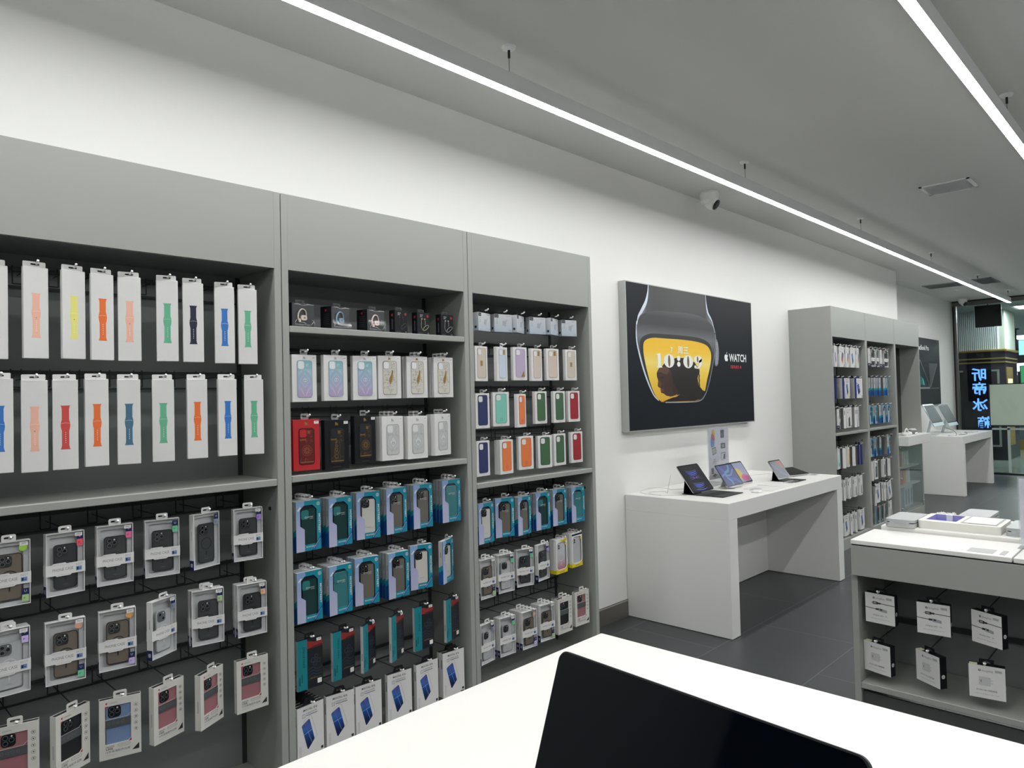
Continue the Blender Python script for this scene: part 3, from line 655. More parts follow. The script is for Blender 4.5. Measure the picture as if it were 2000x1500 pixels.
def mk_leather(v):
    c, deco = v; t = thing('phone_case_box', '', 'phone case box'); W, H, D = .1, .17, .02
    cm = M('soft_'+c[0], c[1], .6, noise=.05, nscale=300)
    def f(b): b.bbox(-W/2, 0, 0, W/2, D, H, card, .0012); b.text('for iPhone 12', 0, .005, .0025, -.0004, inkg)
    part('carton', t, f)
    def g(b):
        z0, z1 = .015, .162; b.prism(rr(-.034, z0, .034, z1, .011, 5), -.001, 0, cm)
        b.frame(rr(-.034, z0, .034, z1, .011, 5), rr(-.0325, z0+.0015, .0325, z1-.0015, .0098, 5), -.0015, -.001, M('soft_edge_'+c[0], c[2], .5))
        hole = rr(-.03, z1-.034, -.002, z1-.006, .008, 4)
        b.prism(rr(-.0315, z1-.0355, -.0005, z1-.0045, .009, 4), -.0018, -.001, M('soft_edge_'+c[0])); b.prism(hole, -.002, -.001, card)
        if deco == 'mid': b.box(-.009, -.0022, .075, .007, -.001, .1, gold)
        if deco == 'top': b.box(.008, -.0022, z1-.03, .024, -.001, z1-.005, gold)
        if deco == 'corner': b.tri([(.002, z0+.004), (.027, z0+.004), (.029, z0+.008), (.024, z0+.035)], -.0016, gold)
        if deco == 'logo': b.frame(rr(-.006, z0+.012, .006, z0+.026, .002, 2), rr(-.0045, z0+.0135, .0045, z0+.0245, .0015, 2), -.0014, -.001, M('soft_edge_'+c[0]))
    part('printed_case', t, g); price(t, .036, .154, w=.018, h=.009)
    hang_tab(t, W, H-.001, tabclear, .003, .03, .02)
    return t
def mk_yellow(v):
    t = thing('phone_case_box', '', 'phone case box'); W, H, D = .1, .182, .022; ym = M('yellow_card', 'd8c41f', .45)
    def f(b):
        o = [(-W/2, 0), (W/2, 0), (W/2, H), (-W/2, H)]; win = rr(-.042, .022, .042, .165, .018, 5)
        b.frame(o, win, 0, .002, card)
        b.tri([(-W/2, 0), (W/2, 0), (W/2, .04), (.04, .026), (.02, .018), (-.02, .016), (-.04, .022), (-W/2, .034)], -.0003, ym)
        b.tri([(-.012, H), (.0, H-.018), (.01, H-.018), (.02, H), (W/2, H), (W/2, H-.012), (.04, H-.014)], -.0003, ym) if v == 'a' else b.poly([(-W/2, H-.01), (W/2, H-.01), (W/2, H), (-W/2, H)], -.0003, blackcard)
        b.prism(circ(.036, H-.03, .007, 14), -.0006, 0, ym)
        b.box(-W/2, .002, 0, -W/2+.001, D, H, card); b.box(W/2-.001, .002, 0, W/2, D, H, card); b.box(-W/2, .002, 0, W/2, D, .001, ym); b.box(-W/2, .002, H-.001, W/2, D, H, card); b.box(-W/2, D-.001, 0, W/2, D, H, card)
        b.box(-W/2-.0003, .0, 0, -W/2, D, .02, ym); b.box(-.02, -.0006, .006, .02, -.0003, .009, goldd)
    part('carton', t, f)
    cm = grad('case_silver_pink', [(0, 'b3566a'), (.5, 'b9b4ba'), (1, 'c6cacb')], 'Z', .02, .12, .3) if v == 'a' else M('case_frost', 'b6b9ba', .3)
    phone_case(t, -.036, .02, .036, .162, .005, cm, 'one', M('module_silver', 'b9bcc0', .3), M('mag_white', 'cfd2d3', .4) if v == 'a' else None, s=.03)
    part('window', t, lambda b: b.sheet(-.044, .018, .044, .168, .0022, plast))
    hang_tab(t, W, H-.001, tabclear, .006, .034, .022, r=.008)
    return t
def mk_pastel(c):
    t = thing('phone_case_box', '', 'phone case box'); W, H, D = .1, .19, .03
    def f(b):
        b.bbox(-W/2, 0, 0, W/2, D, H, card, .001); b.prism(rr(-.033, .02, .033, .172, .01, 4), -.0006, 0, M('pastel_'+c[0], c[1], .5)); b.prism(rr(-.018, .026, .012, .06, .003, 2), -.001, -.0006, M('pastel_mark_'+c[0], c[2], .5)); b.prism(rr(-.03, .135, .0, .166, .006, 3), -.001, -.0006, M('pastel_light', 'e4e6e0', .5))
    part('carton', t, f); hang_tab(t, W, H-.001, card, .01, .05, .024)
    return t
MK = dict(band=(mk_band, .014), clear=(mk_clear, .024), creative=(mk_creative, .025), ear=(mk_ear, .06), neck=(mk_neck, .035), art=(mk_art, .027), gift=(mk_gift, .031), turq=(mk_turq, .0235), armor=(mk_armor, .013), film=(mk_film, .022), charger=(mk_charger, .036), leather=(mk_leather, .021), yellow=(mk_yellow, .023), pastel=(mk_pastel, .032))
TOP = dict(band=.275, clear=.188, creative=.187, art=.184, gift=.19, turq=.193, armor=.19, film=.2, charger=.089, leather=.17, yellow=.182, pastel=.19)
PROTO = {}
NTH = ['', 'second', 'third', 'fourth', 'fifth', 'sixth']
ORD = ['first', 'second', 'third', 'fourth', 'fifth', 'sixth', 'seventh', 'eighth', 'ninth']
def put(kind, var, x, y, z, yaw, look, look2, pos, cat, group, n=1, tilt=0.0):
    for k in range(n):
        r = math.radians(yaw); step = MK[kind][1]*k/max(.6, abs(math.cos(r)))
        loc = (x, y+step, z)
        lb = '%s, %s' % (look, pos) if k == 0 else '%s, %s in its stack, %s' % (look2, NTH[k], pos)
        key = (kind, repr(var))
        if key not in PROTO:
            PROTO[key] = o = MK[kind][0](var); o.location = loc; o.rotation_euler = (0, tilt, r); tag(o, lb, cat, group)
        else:
            o = dup(PROTO[key], loc, r, lb, group, cat); o.rotation_euler = (0, tilt, r)

# ------------------------------------------------------------------ shelving bays
BACK = 2.765
def bay(x0, x1, label, shelves, rails, group, hdr=(2.016, 2.305), base_z=.09, top_end=False, back=True, front=2.475):
    """shelves: top heights; rails: list of (rail z, hook z, [x of each hook])"""
    t = thing('display_shelf_unit', label, 'shelving unit', (x0, front, 0), 0, group); L = x1-x0; D = WALL-front; e = .027
    H = hdr[1]
    for a in (0, L-e): part('side_panel', t, lambda b: b.bbox(a, 0, 0, a+e, D, H, cab, .0015))
    part('header_panel', t, lambda b: b.box(e, .001, hdr[0], L-e, .02, H, cab).box(e, .02, H-.02, L-e, D, H, cab).box(e, .02, hdr[0], L-e, D, hdr[0]+.01, cab_in))
    if back: part('back_panel', t, lambda b: [b.box(e, BACK-front, 0, L-e, BACK-front+.012, hdr[0], cab_in), b.box(e, BACK-front-.003, base_z, e+.018, BACK-front, hdr[0], wire), b.box(L-e-.018, BACK-front-.003, base_z, L-e, BACK-front, hdr[0], wire)])
    part('plinth', t, lambda b: b.box(e, .0, 0, L-e, .02, base_z-.02, cab).box(e, .0, base_z-.02, L-e, BACK-front, base_z, cab))
    for z in shelves:
        part('shelf', t, lambda b: b.bbox(e+.001, .0, z-.025, L-e-.001, .022, z, cab, .002).box(e+.001, .02, z-.012, L-e-.001, BACK-front, z-.001, cab))
    part('screw', t, lambda b: [b.xf(Matrix.Translation((L-e, .06, zz)) @ Matrix.Rotation(-PI/2, 4, 'Y'), len(b.v)) if False else b.box(L-e-.004, .055, zz, L-e, .067, zz+.012, darkmetal) for zz in (shelves[0]-.12 if shelves else 1.0,)])
    for rz, hz, xs in rails:
        r = part('crossbar', t, lambda b: b.box(e+.01, BACK-front-.022, rz-.002, L-e-.01, BACK-front-.014, rz+.010, wire).box(e+.01, BACK-front-.02, rz-.055, L-e-.01, BACK-front-.016, rz-.049, wire))
        for x, zf in xs:
            hx = x-x0; yb = BACK-front-.02
            b = MB()
            for s_ in (-.014, .014): b.tube([(hx+s_, yb-.004, rz+.014), (hx+s_, yb-.006, rz-.045)], .0022, wire, 5)
            b.tube([(hx-.014, yb-.006, rz-.045), (hx+.014, yb-.006, rz-.045)], .002, wire, 5)
            b.tube([(hx, yb-.006, min(rz, zf)-.0), (hx, yb-.03, zf), (hx, .015, zf)], .0017, wire, 6)
            b.tube([(hx, .018, zf), (hx, .004, zf+.001), (hx, -.004, zf+.007)], .0035, wtip, 8)
            b.build('hook', r)
    return t
R = {'L1': [(0.428,1.655,12),(0.529,1.659,8),(0.629,1.66,10),(0.709,1.658,6),(0.788,1.657,-12),(0.906,1.659,-14),(0.992,1.658,-12),(1.102,1.656,-16),(1.188,1.655,-11)],
'L2': [(0.437,1.323,0),(0.523,1.319,-7),(0.603,1.32,-12),(0.69,1.323,0),(0.783,1.322,-12),(0.889,1.322,-14),(1.002,1.324,-6),(1.109,1.325,0),(1.207,1.324,-18)],
'L3': [(0.457,0.935,0),(0.6,0.941,5),(0.738,0.944,-2),(0.881,0.942,-8),(1.028,0.944,16),(1.178,0.942,-5)],
'L4': [(0.455,0.681,2),(0.598,0.675,-5),(0.742,0.674,-8),(0.884,0.679,27),(1.029,0.678,-10),(1.189,0.668,-6)],
'L5': [(0.468,0.405,-12),(0.616,0.402,27),(0.747,0.397,-14),(0.896,0.401,20),(1.039,0.4,29),(1.186,0.401,-1)],
'M1a': [(1.415,1.804,8),(1.583,1.804,14),(1.755,1.804,12)], 'M1b': [(1.889,1.804,8),(2.013,1.804,6),(2.152,1.804,3)],
'M2': [(1.414,1.512,5),(1.553,1.514,3),(1.692,1.515,-4),(1.818,1.519,-6),(1.967,1.52,-3),(2.12,1.52,-2)],
'M3': [(1.418,1.246,0),(1.553,1.24,2),(1.688,1.252,7),(1.828,1.254,2),(1.964,1.251,2),(2.109,1.256,11)],
'M4': [(1.421,0.935,2),(1.563,0.932,1),(1.696,0.939,-6),(1.841,0.94,1),(1.985,0.942,1),(2.152,0.946,-1)],
'M5': [(1.421,0.663,0),(1.559,0.662,3),(1.684,0.671,-8),(1.846,0.665,0),(1.969,0.676,-10),(2.124,0.675,24)],
'M6': [(1.417,0.408,-2),(1.567,0.404,5),(1.689,0.404,28),(1.833,0.407,25),(1.976,0.41,0),(2.143,0.409,16)],
'M7': [(1.415,0.148,6),(1.547,0.15,-5),(1.681,0.148,-3),(1.838,0.149,-4),(1.989,0.15,0),(2.143,0.157,-4)],
'R1': [(2.388,1.84,14),(2.518,1.842,-8),(2.645,1.843,24),(2.775,1.844,-8),(2.911,1.846,20),(3.036,1.846,-9)],
'R2': [(2.362,1.595,10),(2.505,1.596,14),(2.635,1.6,-1),(2.762,1.597,9),(2.889,1.601,-1),(3.044,1.601,2)],
'R3': [(2.363,1.366,4),(2.489,1.371,-9),(2.639,1.36,18),(2.787,1.372,4),(2.936,1.372,2),(3.061,1.372,0)],
'R4': [(2.36,1.136,7),(2.521,1.132,4),(2.664,1.142,-6),(2.81,1.138,-6),(2.932,1.141,2),(3.077,1.145,0)],
'R5': [(2.37,0.812,4),(2.498,0.822,-14),(2.64,0.813,6),(2.783,0.817,-1),(2.917,0.821,-2),(3.074,0.817,-2)],
'R6': [(2.373,0.547,2),(2.499,0.549,-4),(2.636,0.551,-12),(2.778,0.555,8),(2.924,0.563,4),(3.056,0.574,5)],
'R7': [(2.363,0.241,8),(2.499,0.24,-2),(2.658,0.233,-2),(2.796,0.237,-4),(2.94,0.241,0),(3.087,0.248,-2)]}
SLOT = dict(band=.284, clear=.1985, creative=.1982, art=.1951, gift=.2102, giftw=.2002, turq=.2063, leather=.18, yellow=.1931, pastel=.2022, armor=.2, film=.211, charger=.0995)
def rail(key, kind, dz=.010, extra=()):
    ks = [kind]*(len(R[key])-len(extra))+list(extra); z = sum(r[1] for r in R[key])/len(R[key])+SLOT[kind]
    return (z+.018, z, [(r[0], r[1]+SLOT[k]) for r, k in zip(R[key], ks)])
NG = 'grey shelving bays on the left'
bay(.363, 1.3095, 'left grey shelving bay full of white watch band boxes', [1.227], [rail('L1', 'band', .0095), rail('L2', 'band', .0095), rail('L3', 'clear', .013), rail('L4', 'clear', .013), rail('L5', 'creative', .016)], NG)
bay(1.3125, 2.2605, 'middle grey shelving bay with earphones and turquoise boxes', [1.232, 1.803], [rail('M2', 'art', .012), rail('M3', 'gift', .012, ['giftw']*3), rail('M4', 'turq', .016), rail('M5', 'turq', .016), rail('M6', 'armor', .012), rail('M7', 'film', .013)], NG)
bay(2.2635, 3.207, 'right bay of the near grey shelving beside the poster', [1.107], [rail('R1', 'charger'), rail('R2', 'leather'), rail('R3', 'leather'), rail('R4', 'leather'), rail('R5', 'turq', .016), rail('R6', 'clear', .013, ['yellow']*2), rail('R7', 'clear', .013, ['creative']*2)], NG)

BC = {'p': ('peach', 'f0b9a2', 1), 'y': ('yellow', 'e6e37e', 1), 'o': ('orange', 'e8702f', 0), 'g': ('green', '63b58f', 0), 'n': ('navy', '13183a', 0), 'b': ('blue', '2f74c2', 0), 'r': ('red', 'd04a45', 0), 's': ('slate', '44708a', 0)}
def bands(key, s, rowname):
    for i, (c, (x, z, a)) in enumerate(zip(s, R[key])):
        v = BC[c]; put('band', v, x, 2.5, z, a, 'white box with %s watch band' % (v[0] if v[0] != 'slate' else 'slate blue'), '', '%s from left, %s row, front left bay' % (ORD[i], rowname), 'watch band', 'watch band boxes in the front left bay')
bands('L1', 'opyopgnbg', 'top'); bands('L2', 'bprosgobg', 'second')
def hang(key, kind, items, row, bayname, look2, cat, group):
    """items: (variant, look, stack depth)"""
    for i, ((v, look, n), (x, z, a)) in enumerate(zip(items, R[key])):
        if v is None: continue
        kd = v[0] if isinstance(v, list) else kind; vv = v[1] if isinstance(v, list) else v
        put(kd, vv, x, 2.5 if key[1] != '1' or kind != 'neck' else 2.51, z, a, look, look2, '%s peg, %s row, %s' % (ORD[i], row, bayname), cat, group, n)
CS = lambda c, mod='b', kind='tri', sl=1, st=('t', 0, 1), c2='pink': (c, mod, kind, sl, st, c2)
B1, B2, B3 = 'front left bay', 'front middle bay', 'front right bay'
hang('L3', 'clear', [(CS('brown', st=('b', 'l', 1), c2='lime'), 'clear box, brown case, green round sticker', 1), (CS('dark', c2='coral'), 'clear box, dark case, coral pink sticker', 1), (CS('smoke', c2='pink'), 'clear box, smoky case, pink sticker', 1),
  (CS('dark', st=('t', 0, 0), c2='green'), 'clear box, dark case, green sticker', 1), (CS('smoke', sl=0, st=('t', 0, 0), c2='slate'), 'clear box without paper sleeve, smoky case', 1), (CS('smoke', c2='violet'), 'clear box, smoky case, violet sticker', 1)], 'third', B1, 'sleeved phone case box', 'phone case box', 'sleeved clear phone case boxes in the front left bay')
hang('L4', 'clear', [(CS('clear', 'g', c2='lilac'), 'clear box, frosted case, lilac sticker', 2), (CS('brown', st=('b', 'p', 1), c2='green'), 'clear box, brown case, peach round sticker', 1), (CS('brown', st=('b', 'o', 1), c2='lilac'), 'clear box, brown case, orange round sticker', 1),
  (CS('clear', 'g', 'duo', c2='slate'), 'clear box turned sideways, frosted white case', 1), (CS('smoke', c2='lime'), 'clear box, smoky case, lime sticker', 2), (CS('dark', c2='peach'), 'clear box, dark case, peach sticker', 2)], 'fourth', B1, 'sleeved phone case box', 'phone case box', 'sleeved clear phone case boxes in the front left bay')
PK, BKc, BL = ('rose', '9c696e'), ('jet', '17191b'), ('sky', '7086ab')
hang('L5', 'creative', [(PK, 'white windowed box, pink phone case', 1), (BKc, 'white windowed box, black phone case', 1), (BL, 'white windowed box, blue phone case', 1), (PK, 'white windowed box, pink phone case', 1), (PK, 'white box turned sideways, pink phone case', 1), (PK, 'white windowed box, pink phone case', 1)], 'bottom', B1, '', 'phone case box', 'white windowed phone case boxes')
for i, (v, (x, z, a)) in enumerate(zip((('ivory', 'cfc6b4'), ('navyblue', '7f9cae'), ('pinkish', 'dfc4c0')), R['M1a'])):
    put('ear', v, x, 2.505, z, a, 'black earphone box picturing %s ear hook' % ('an ivory', 'a blue', 'a pink')[i], '', 'top shelf of middle bay', 'earphone box', 'square black earphone boxes')
for i, (v, (x, z, a)) in enumerate(zip((('dimgrey', '3f4549'), ('sand', 'b8b49a'), ('smoke', 'a3a8ab')), R['M1b'])):
    put('neck', v, x, 2.505, z, a, 'slim black neckband earphone box', '', '%s of three on top shelf of middle bay' % ('left', 'centre', 'right')[i], 'earphone box', 'slim black neckband earphone boxes')
hang('M2', 'art', [('holo', 'white box, iridescent lilac and teal case', 1), ('holo', 'white box, iridescent lilac and teal case', 1), ('holo', 'white box, iridescent lilac and teal case', 1), ('gold', 'white box, gold patterned case', 1), ('gold', 'white box, gold patterned case', 2), ('gold', 'white box, gold patterned case', 3)], 'second', B2, 'white patterned case box', 'phone case box', 'white boxes of patterned phone cases')
hang('M3', 'gift', [('red', 'red gift box with gold wheel case', 1), ('figure', 'black box, case with gold loops', 1), ('wheel', 'black box, case with gold wheel', 1), ('white', 'white box, grey diamond patterned case', 3), ('white', 'white box, grey diamond patterned case', 2), ('white', 'white box, grey diamond patterned case', 2)], 'third', B2, 'white diamond case box', 'phone case box', 'boxes of patterned phone cases on the third row')
TG = 'turquoise and lilac phone case boxes'
hang('M4', 'turq', [(('green', 'none'), 'turquoise box, dark green case', 4), (('green', 'none'), 'turquoise box, dark green case', 3), (('white', 'tri'), 'turquoise box, white case', 2), (('taupe', 'tri'), 'turquoise box, taupe case', 4), (('taupe', 'tri'), 'turquoise box, taupe case', 3), (('teal', 'none'), 'turquoise box, sea green case', 3)], 'fourth', B2, 'turquoise case box', 'phone case box', TG)
hang('M5', 'turq', [(('green', 'none'), 'turquoise box, dark green case', 3), (('teal', 'none'), 'turquoise box, sea green case', 4), (('taupe', 'tri'), 'turquoise box, taupe case', 3), (('taupe', 'duo'), 'turquoise box, taupe two-camera case', 3), (('white', 'duo'), 'turquoise box, white two-camera case', 1), (('white', 'duo'), 'turquoise box turned sideways, white case', 1)], 'fifth', B2, 'turquoise case box', 'phone case box', TG)
hang('M6', 'armor', [(0, 'thin dark box with teal stripe', 1), (0, 'thin dark box with teal stripe', 1), (0, 'thin dark box turned sideways', 1), (0, 'thin dark box turned sideways', 1), (0, 'thin dark box with teal stripe', 1), (0, 'thin dark box turned sideways', 1)], 'sixth', B2, '', 'screen protector box', 'thin dark boxes with teal stripe')
hang('M7', 'film', [('blue', 'white box picturing blue phone', 6)]+[('blue', 'white box picturing blue phone', 1)]*4+[('blue', 'white box picturing blue phone', 2)], 'bottom', B2, 'white screen protector box', 'screen protector box', 'white screen protector boxes at the bottom of the front middle bay')
hang('R1', 'charger', [(0, 'small silver blue charger box, angled', 1), (0, 'small silver blue charger box', 1), (0, 'small silver blue charger box, angled', 1), (0, 'small silver blue charger box', 1), (0, 'small silver blue charger box, angled', 1), (0, 'small silver blue charger box', 1)], 'top', B3, '', 'charger box', 'small silver blue charger boxes')
be, lb, li, sa = ('beige', 'c9bfb0', 'a49a8b'), ('iceblue', 'c3cddd', '9aa6b8'), ('lilac', 'b9aac6', '8f819d'), ('sand', 'cdbfb3', 'a39588')
nv, mi, og, gr, rd = ('navy', '1f2c5e', '131b40'), ('mint', '7cc4b4', '4f9889'), ('orange', 'e0793f', 'b05a2a'), ('forest', '3d6443', '264a2e'), ('crimson', '9c1f2c', '6d131d')
LG = 'white boxes of plain coloured phone cases'
hang('R2', 'leather', [((be, 'mid'), 'white box, beige case', 1), ((lb, 'top'), 'white box, pale blue case', 1), ((li, 'corner'), 'white box, lilac case', 1), ((sa, 'top'), 'white box, sand case', 1), ((sa, 'top'), 'white box, sand case', 1), ((be, 'mid'), 'white box, beige case', 1)], 'second', B3, '', 'phone case box', LG)
hang('R3', 'leather', [((nv, 'logo'), 'white box, navy case', 1), ((mi, 'logo'), 'white box, mint case', 1), ((og, 'logo'), 'tilted white box, orange case', 1), ((gr, ''), 'white box, green case', 1), ((gr, ''), 'white box, green case', 1), ((rd, 'logo'), 'white box, red case', 1)], 'third', B3, '', 'phone case box', LG)
hang('R4', 'leather', [((nv, 'logo'), 'white box, navy case', 1), ((og, 'logo'), 'white box, orange case', 2), ((og, 'logo'), 'white box, orange case', 1), ((gr, ''), 'white box, green case', 1), ((gr, ''), 'white box, green case', 1), ((rd, 'logo'), 'white box, red case', 1)], 'fourth', B3, 'white orange case box', 'phone case box', LG)
hang('R5', 'turq', [(('white', 'tri'), 'turquoise box, white case', 1), (('taupe', 'tri'), 'turquoise box, taupe case', 1), (('taupe', 'tri'), 'turquoise box, taupe case', 2), (('green', 'none'), 'turquoise box, dark green case', 2), (('taupe', 'tri'), 'turquoise box, taupe case', 2), (('teal', 'none'), 'turquoise box, sea green case', 4)], 'fifth', B3, 'turquoise case box', 'phone case box', TG)
CG = 'sleeved clear phone case boxes in the front right bay'
hang('R6', 'clear', [(CS('brown', 'b', 'duo', st=('b', 0, 1), c2='lime'), 'clear box, brown case', 2), (CS('clear', 'b', 'duo', c2='green'), 'clear box, frosted case', 2), (CS('smoke', 'b', 'duo', c2='green'), 'clear box, smoky case', 1), (CS('dark', 'b', 'duo', c2='violet'), 'clear box, dark case', 1), (['yellow', 'a'], 'white and yellow box, pinkish case', 2), (['yellow', 'b'], 'white and yellow box, plain case', 3)], 'sixth', B3, 'clear case box', 'phone case box', CG)
hang('R7', 'clear', [(CS('clear', 'b', 'duo', c2='slate'), 'clear box, frosted case', 1), (CS('clear', 'b', 'duo', c2='green'), 'clear box, frosted case', 2), (CS('brown', 'b', 'duo', st=('b', 'p', 0), c2='lilac'), 'clear box, brown case', 4), (CS('brown', 'b', 'duo', st=('b', 0, 1), c2='lime'), 'clear box, brown case', 3), (['creative', BKc], 'white windowed box, black case', 2), (['creative', PK], 'white windowed box, pink case', 1)], 'bottom', B3, 'phone case box', 'phone case box', CG)

# ------------------------------------------------------------------ far shelving
FG = 'grey shelving bays further down the shop'
F = {'F1': (1.745, [7.022, 7.18, 7.335, 7.484, 7.635]), 'F2': (1.437, [7.013, 7.13, 7.31, 7.465, 7.636]), 'F3': (1.15, [6.955, 7.075, 7.2, 7.327, 7.465, 7.59]), 'F4': (.768, [7.018, 7.16, 7.287, 7.444, 7.602]), 'F5': (.46, [7.148, 7.295, 7.45, 7.607]), 'F6': (.115, [7.161, 7.305, 7.45, 7.601]),
 'G1': (1.765, [7.963, 8.106, 8.256, 8.39, 8.541]), 'G2': (1.453, [7.978, 8.134, 8.288, 8.427, 8.563]), 'G3': (1.157, [7.978, 8.139, 8.277, 8.413, 8.571]), 'G4': (.814, [7.972, 8.121, 8.263, 8.415, 8.555]), 'G5': (.6, [7.95, 8.08, 8.36, 8.517]), 'G6': (.32, [7.95, 8.112, 8.337, 8.52]), 'G7': (.1, [8.06, 8.2, 8.333, 8.52])}
FK = {'F4': ['pastel']*4+['film'], 'F3': ['film', 'clear']+['film']*4, 'G1': ['clear']*5, 'G2': ['turq']*5, 'G3': ['turq']*5, 'G4': ['turq']*5, 'G5': ['pastel']*4}
fr = lambda k, t: (F[k][0]+.225, 0, [(x, F[k][0]+SLOT[q]-(.03 if k == 'G5' else 0)) for x, q in zip(F[k][1], FK.get(k, ['film']*6))])
bay(6.857, 7.806, 'first bay of the far grey shelving, seen end on', [1.113], [fr(k, .195) for k in ('F1', 'F2', 'F3', 'F4', 'F5')]+[fr('F6', .195)], FG, hdr=(2.028, 2.315), base_z=.1)
bay(7.809, 8.767, 'second bay of the far grey shelving', [1.117], [fr(k, .195) for k in ('G1', 'G2', 'G3')]+[fr('G4', .195), fr('G5', .19), fr('G6', .195)], FG, hdr=(2.028, 2.315), base_z=.1)
ub = bay(8.77, 9.73, 'third bay of the far grey shelving, open above a white box', [], [], FG, hdr=(2.032, 2.315), base_z=.1)
part('screen_back', ub, lambda b: b.box(.03, .213, .99, .93, .24, 2.03, M('black_gloss', '0a0c0e', .15)))
def far(key, items, row, bayname):
    z, xs = F[key]
    for i, (it, x) in enumerate(zip(items, xs)):
        kind, v, look, a, n = it[:5]; tl = it[5] if len(it) > 5 else 0.0
        put(kind, v, x, 2.5, z, a, look, 'box', '%s from left, %s row, far %s bay' % (ORD[i], row, bayname), 'screen protector box' if kind in ('film', 'armor') else 'phone case box', 'boxes in the far %s bay' % bayname, n, tl)
far('F1', [('film', 'wide', 'white screen protector box, grey picture', 8, 1), ('film', 'warm', 'white box picturing red and blue phone', 0, 1), ('film', 'warm', 'white box picturing red and blue phone', 6, 1), ('film', 'wide', 'white screen protector box, pale picture', 0, 1), ('film', 'warm', 'white box picturing red and blue phone', 10, 1)], 'top', 'left')
far('F2', [('film', 'navy', 'navy edged white screen protector box', 20, 2), ('film', 'navy', 'navy edged white box turned sideways', 48, 1), ('film', 'blue', 'white box picturing blue phone', 0, 2), ('film', 'navy', 'navy edged white box turned sideways', 48, 1), ('film', 'navy', 'navy edged white screen protector box', -12, 1)], 'second', 'left')
far('F3', [('film', 'grey', 'white box with grey slab picture', 20, 1), ('clear', CS('clear', 'g', 'duo', c2='slate'), 'clear sleeved case box', 14, 1), ('film', 'grey', 'white box with grey slab picture', 30, 1), ('film', 'grey', 'white box with grey slab picture', -4, 1), ('film', 'grey', 'white box with grey slab picture', 40, 1), ('film', 'blue', 'white box picturing blue phone', 14, 1)], 'third', 'left')
pas = [('mint', 'a9d6cd', '4f8fc0'), ('lemon', 'e3c84e', '8a7a3a'), ('amber', 'e0b83a', 'b5673a'), ('blush', 'e6c6cd', 'c9364e')]
far('F4', [('pastel', pas[0], 'white box with mint panel', 8, 1), ('pastel', pas[1], 'white box with yellow panel', 34, 1), ('pastel', pas[2], 'white box with amber panel', 14, 1), ('pastel', pas[3], 'white box with pale pink panel', 26, 1), ('film', 'navy', 'navy edged white box', 36, 2)], 'fourth', 'left')
far('F5', [('film', 'grey', 'white box with grey slab picture', 24, 2), ('film', 'grey', 'white box with grey slab picture', 12, 2), ('film', 'grey', 'white box with grey slab picture', 6, 2), ('film', 'grey', 'white box with grey slab picture', 8, 2)], 'fifth', 'left')
far('F6', [('film', 'blue', 'white box picturing blue phone', 0, 2), ('film', 'blue', 'white box picturing blue phone', 24, 2), ('film', 'blue', 'white box picturing blue phone', 18, 2), ('film', 'blue', 'white box picturing blue phone', 0, 2)], 'bottom', 'left')
cl = CS('smoke', 'b', 'duo', c2='green')
far('G1', [('clear', cl, 'clear sleeved case box', 30, 1)]+[('clear', cl, 'clear sleeved case box', a, 1) for a in (-4, 4, 16, -6)], 'top', 'middle')
far('G2', [('turq', ('taupe', 'tri'), 'turquoise case box', 20, 2), ('turq', ('teal', 'none'), 'turquoise case box', 24, 2), ('turq', ('white', 'tri'), 'turquoise box, white case', 28, 2), ('turq', ('teal', 'none'), 'turquoise case box', 30, 1), ('turq', ('white', 'duo'), 'turquoise box, white case', 12, 1)], 'second', 'middle')
far('G3', [('turq', ('teal', 'none'), 'turquoise case box', 0, 2), ('turq', ('teal', 'none'), 'turquoise case box', 4, 1), ('turq', ('teal', 'none'), 'turquoise case box', 24, 1), ('turq', ('white', 'duo'), 'turquoise box, white case', 0, 1), ('turq', ('white', 'duo'), 'turquoise box, white case', 0, 1)], 'third', 'middle')
far('G4', [('turq', ('green', 'none'), 'turquoise box, dark green case', 0, 2), ('turq', ('taupe', 'tri'), 'turquoise box, taupe case', 10, 1), ('turq', ('teal', 'none'), 'turquoise box, sea green case', 20, 1), ('turq', ('taupe', 'tri'), 'turquoise box turned sideways', 52, 1), ('turq', ('taupe', 'tri'), 'turquoise box, taupe case', 8, 1)], 'fourth', 'middle')
sl = ('slate', '5b6870', '454f56')
for i, x in enumerate(F['G5'][1]): put('pastel', sl, x, 2.5, F['G5'][0]-.03, (30, 0, 6, 26)[i], 'slate grey panelled case box', 'box', '%s from left, fifth row, far middle bay' % ORD[i], 'phone case box', 'boxes in the far middle bay')
far('G6', [('film', 'blue', 'fallen white box picturing blue phone', 46, 1, -.12), ('film', 'blue', 'white box picturing blue phone', -2, 3), ('film', 'blue', 'white box picturing blue phone', 24, 2), ('film', 'blue', 'tilted white box picturing blue phone', 0, 2, -.2)], 'sixth', 'middle')
for i, x in enumerate(F['G7'][1]): put('armor' if i < 3 else 'film', 0 if i < 3 else 'grey', x, 2.5, .1, (0, 4, 10, 8)[i], 'thin dark box with teal stripe' if i < 3 else 'white box with grey slab picture', 'box', 'standing %s on the base of far middle bay' % ('first', 'second', 'third', 'fourth')[i], 'screen protector box', 'boxes in the far middle bay')

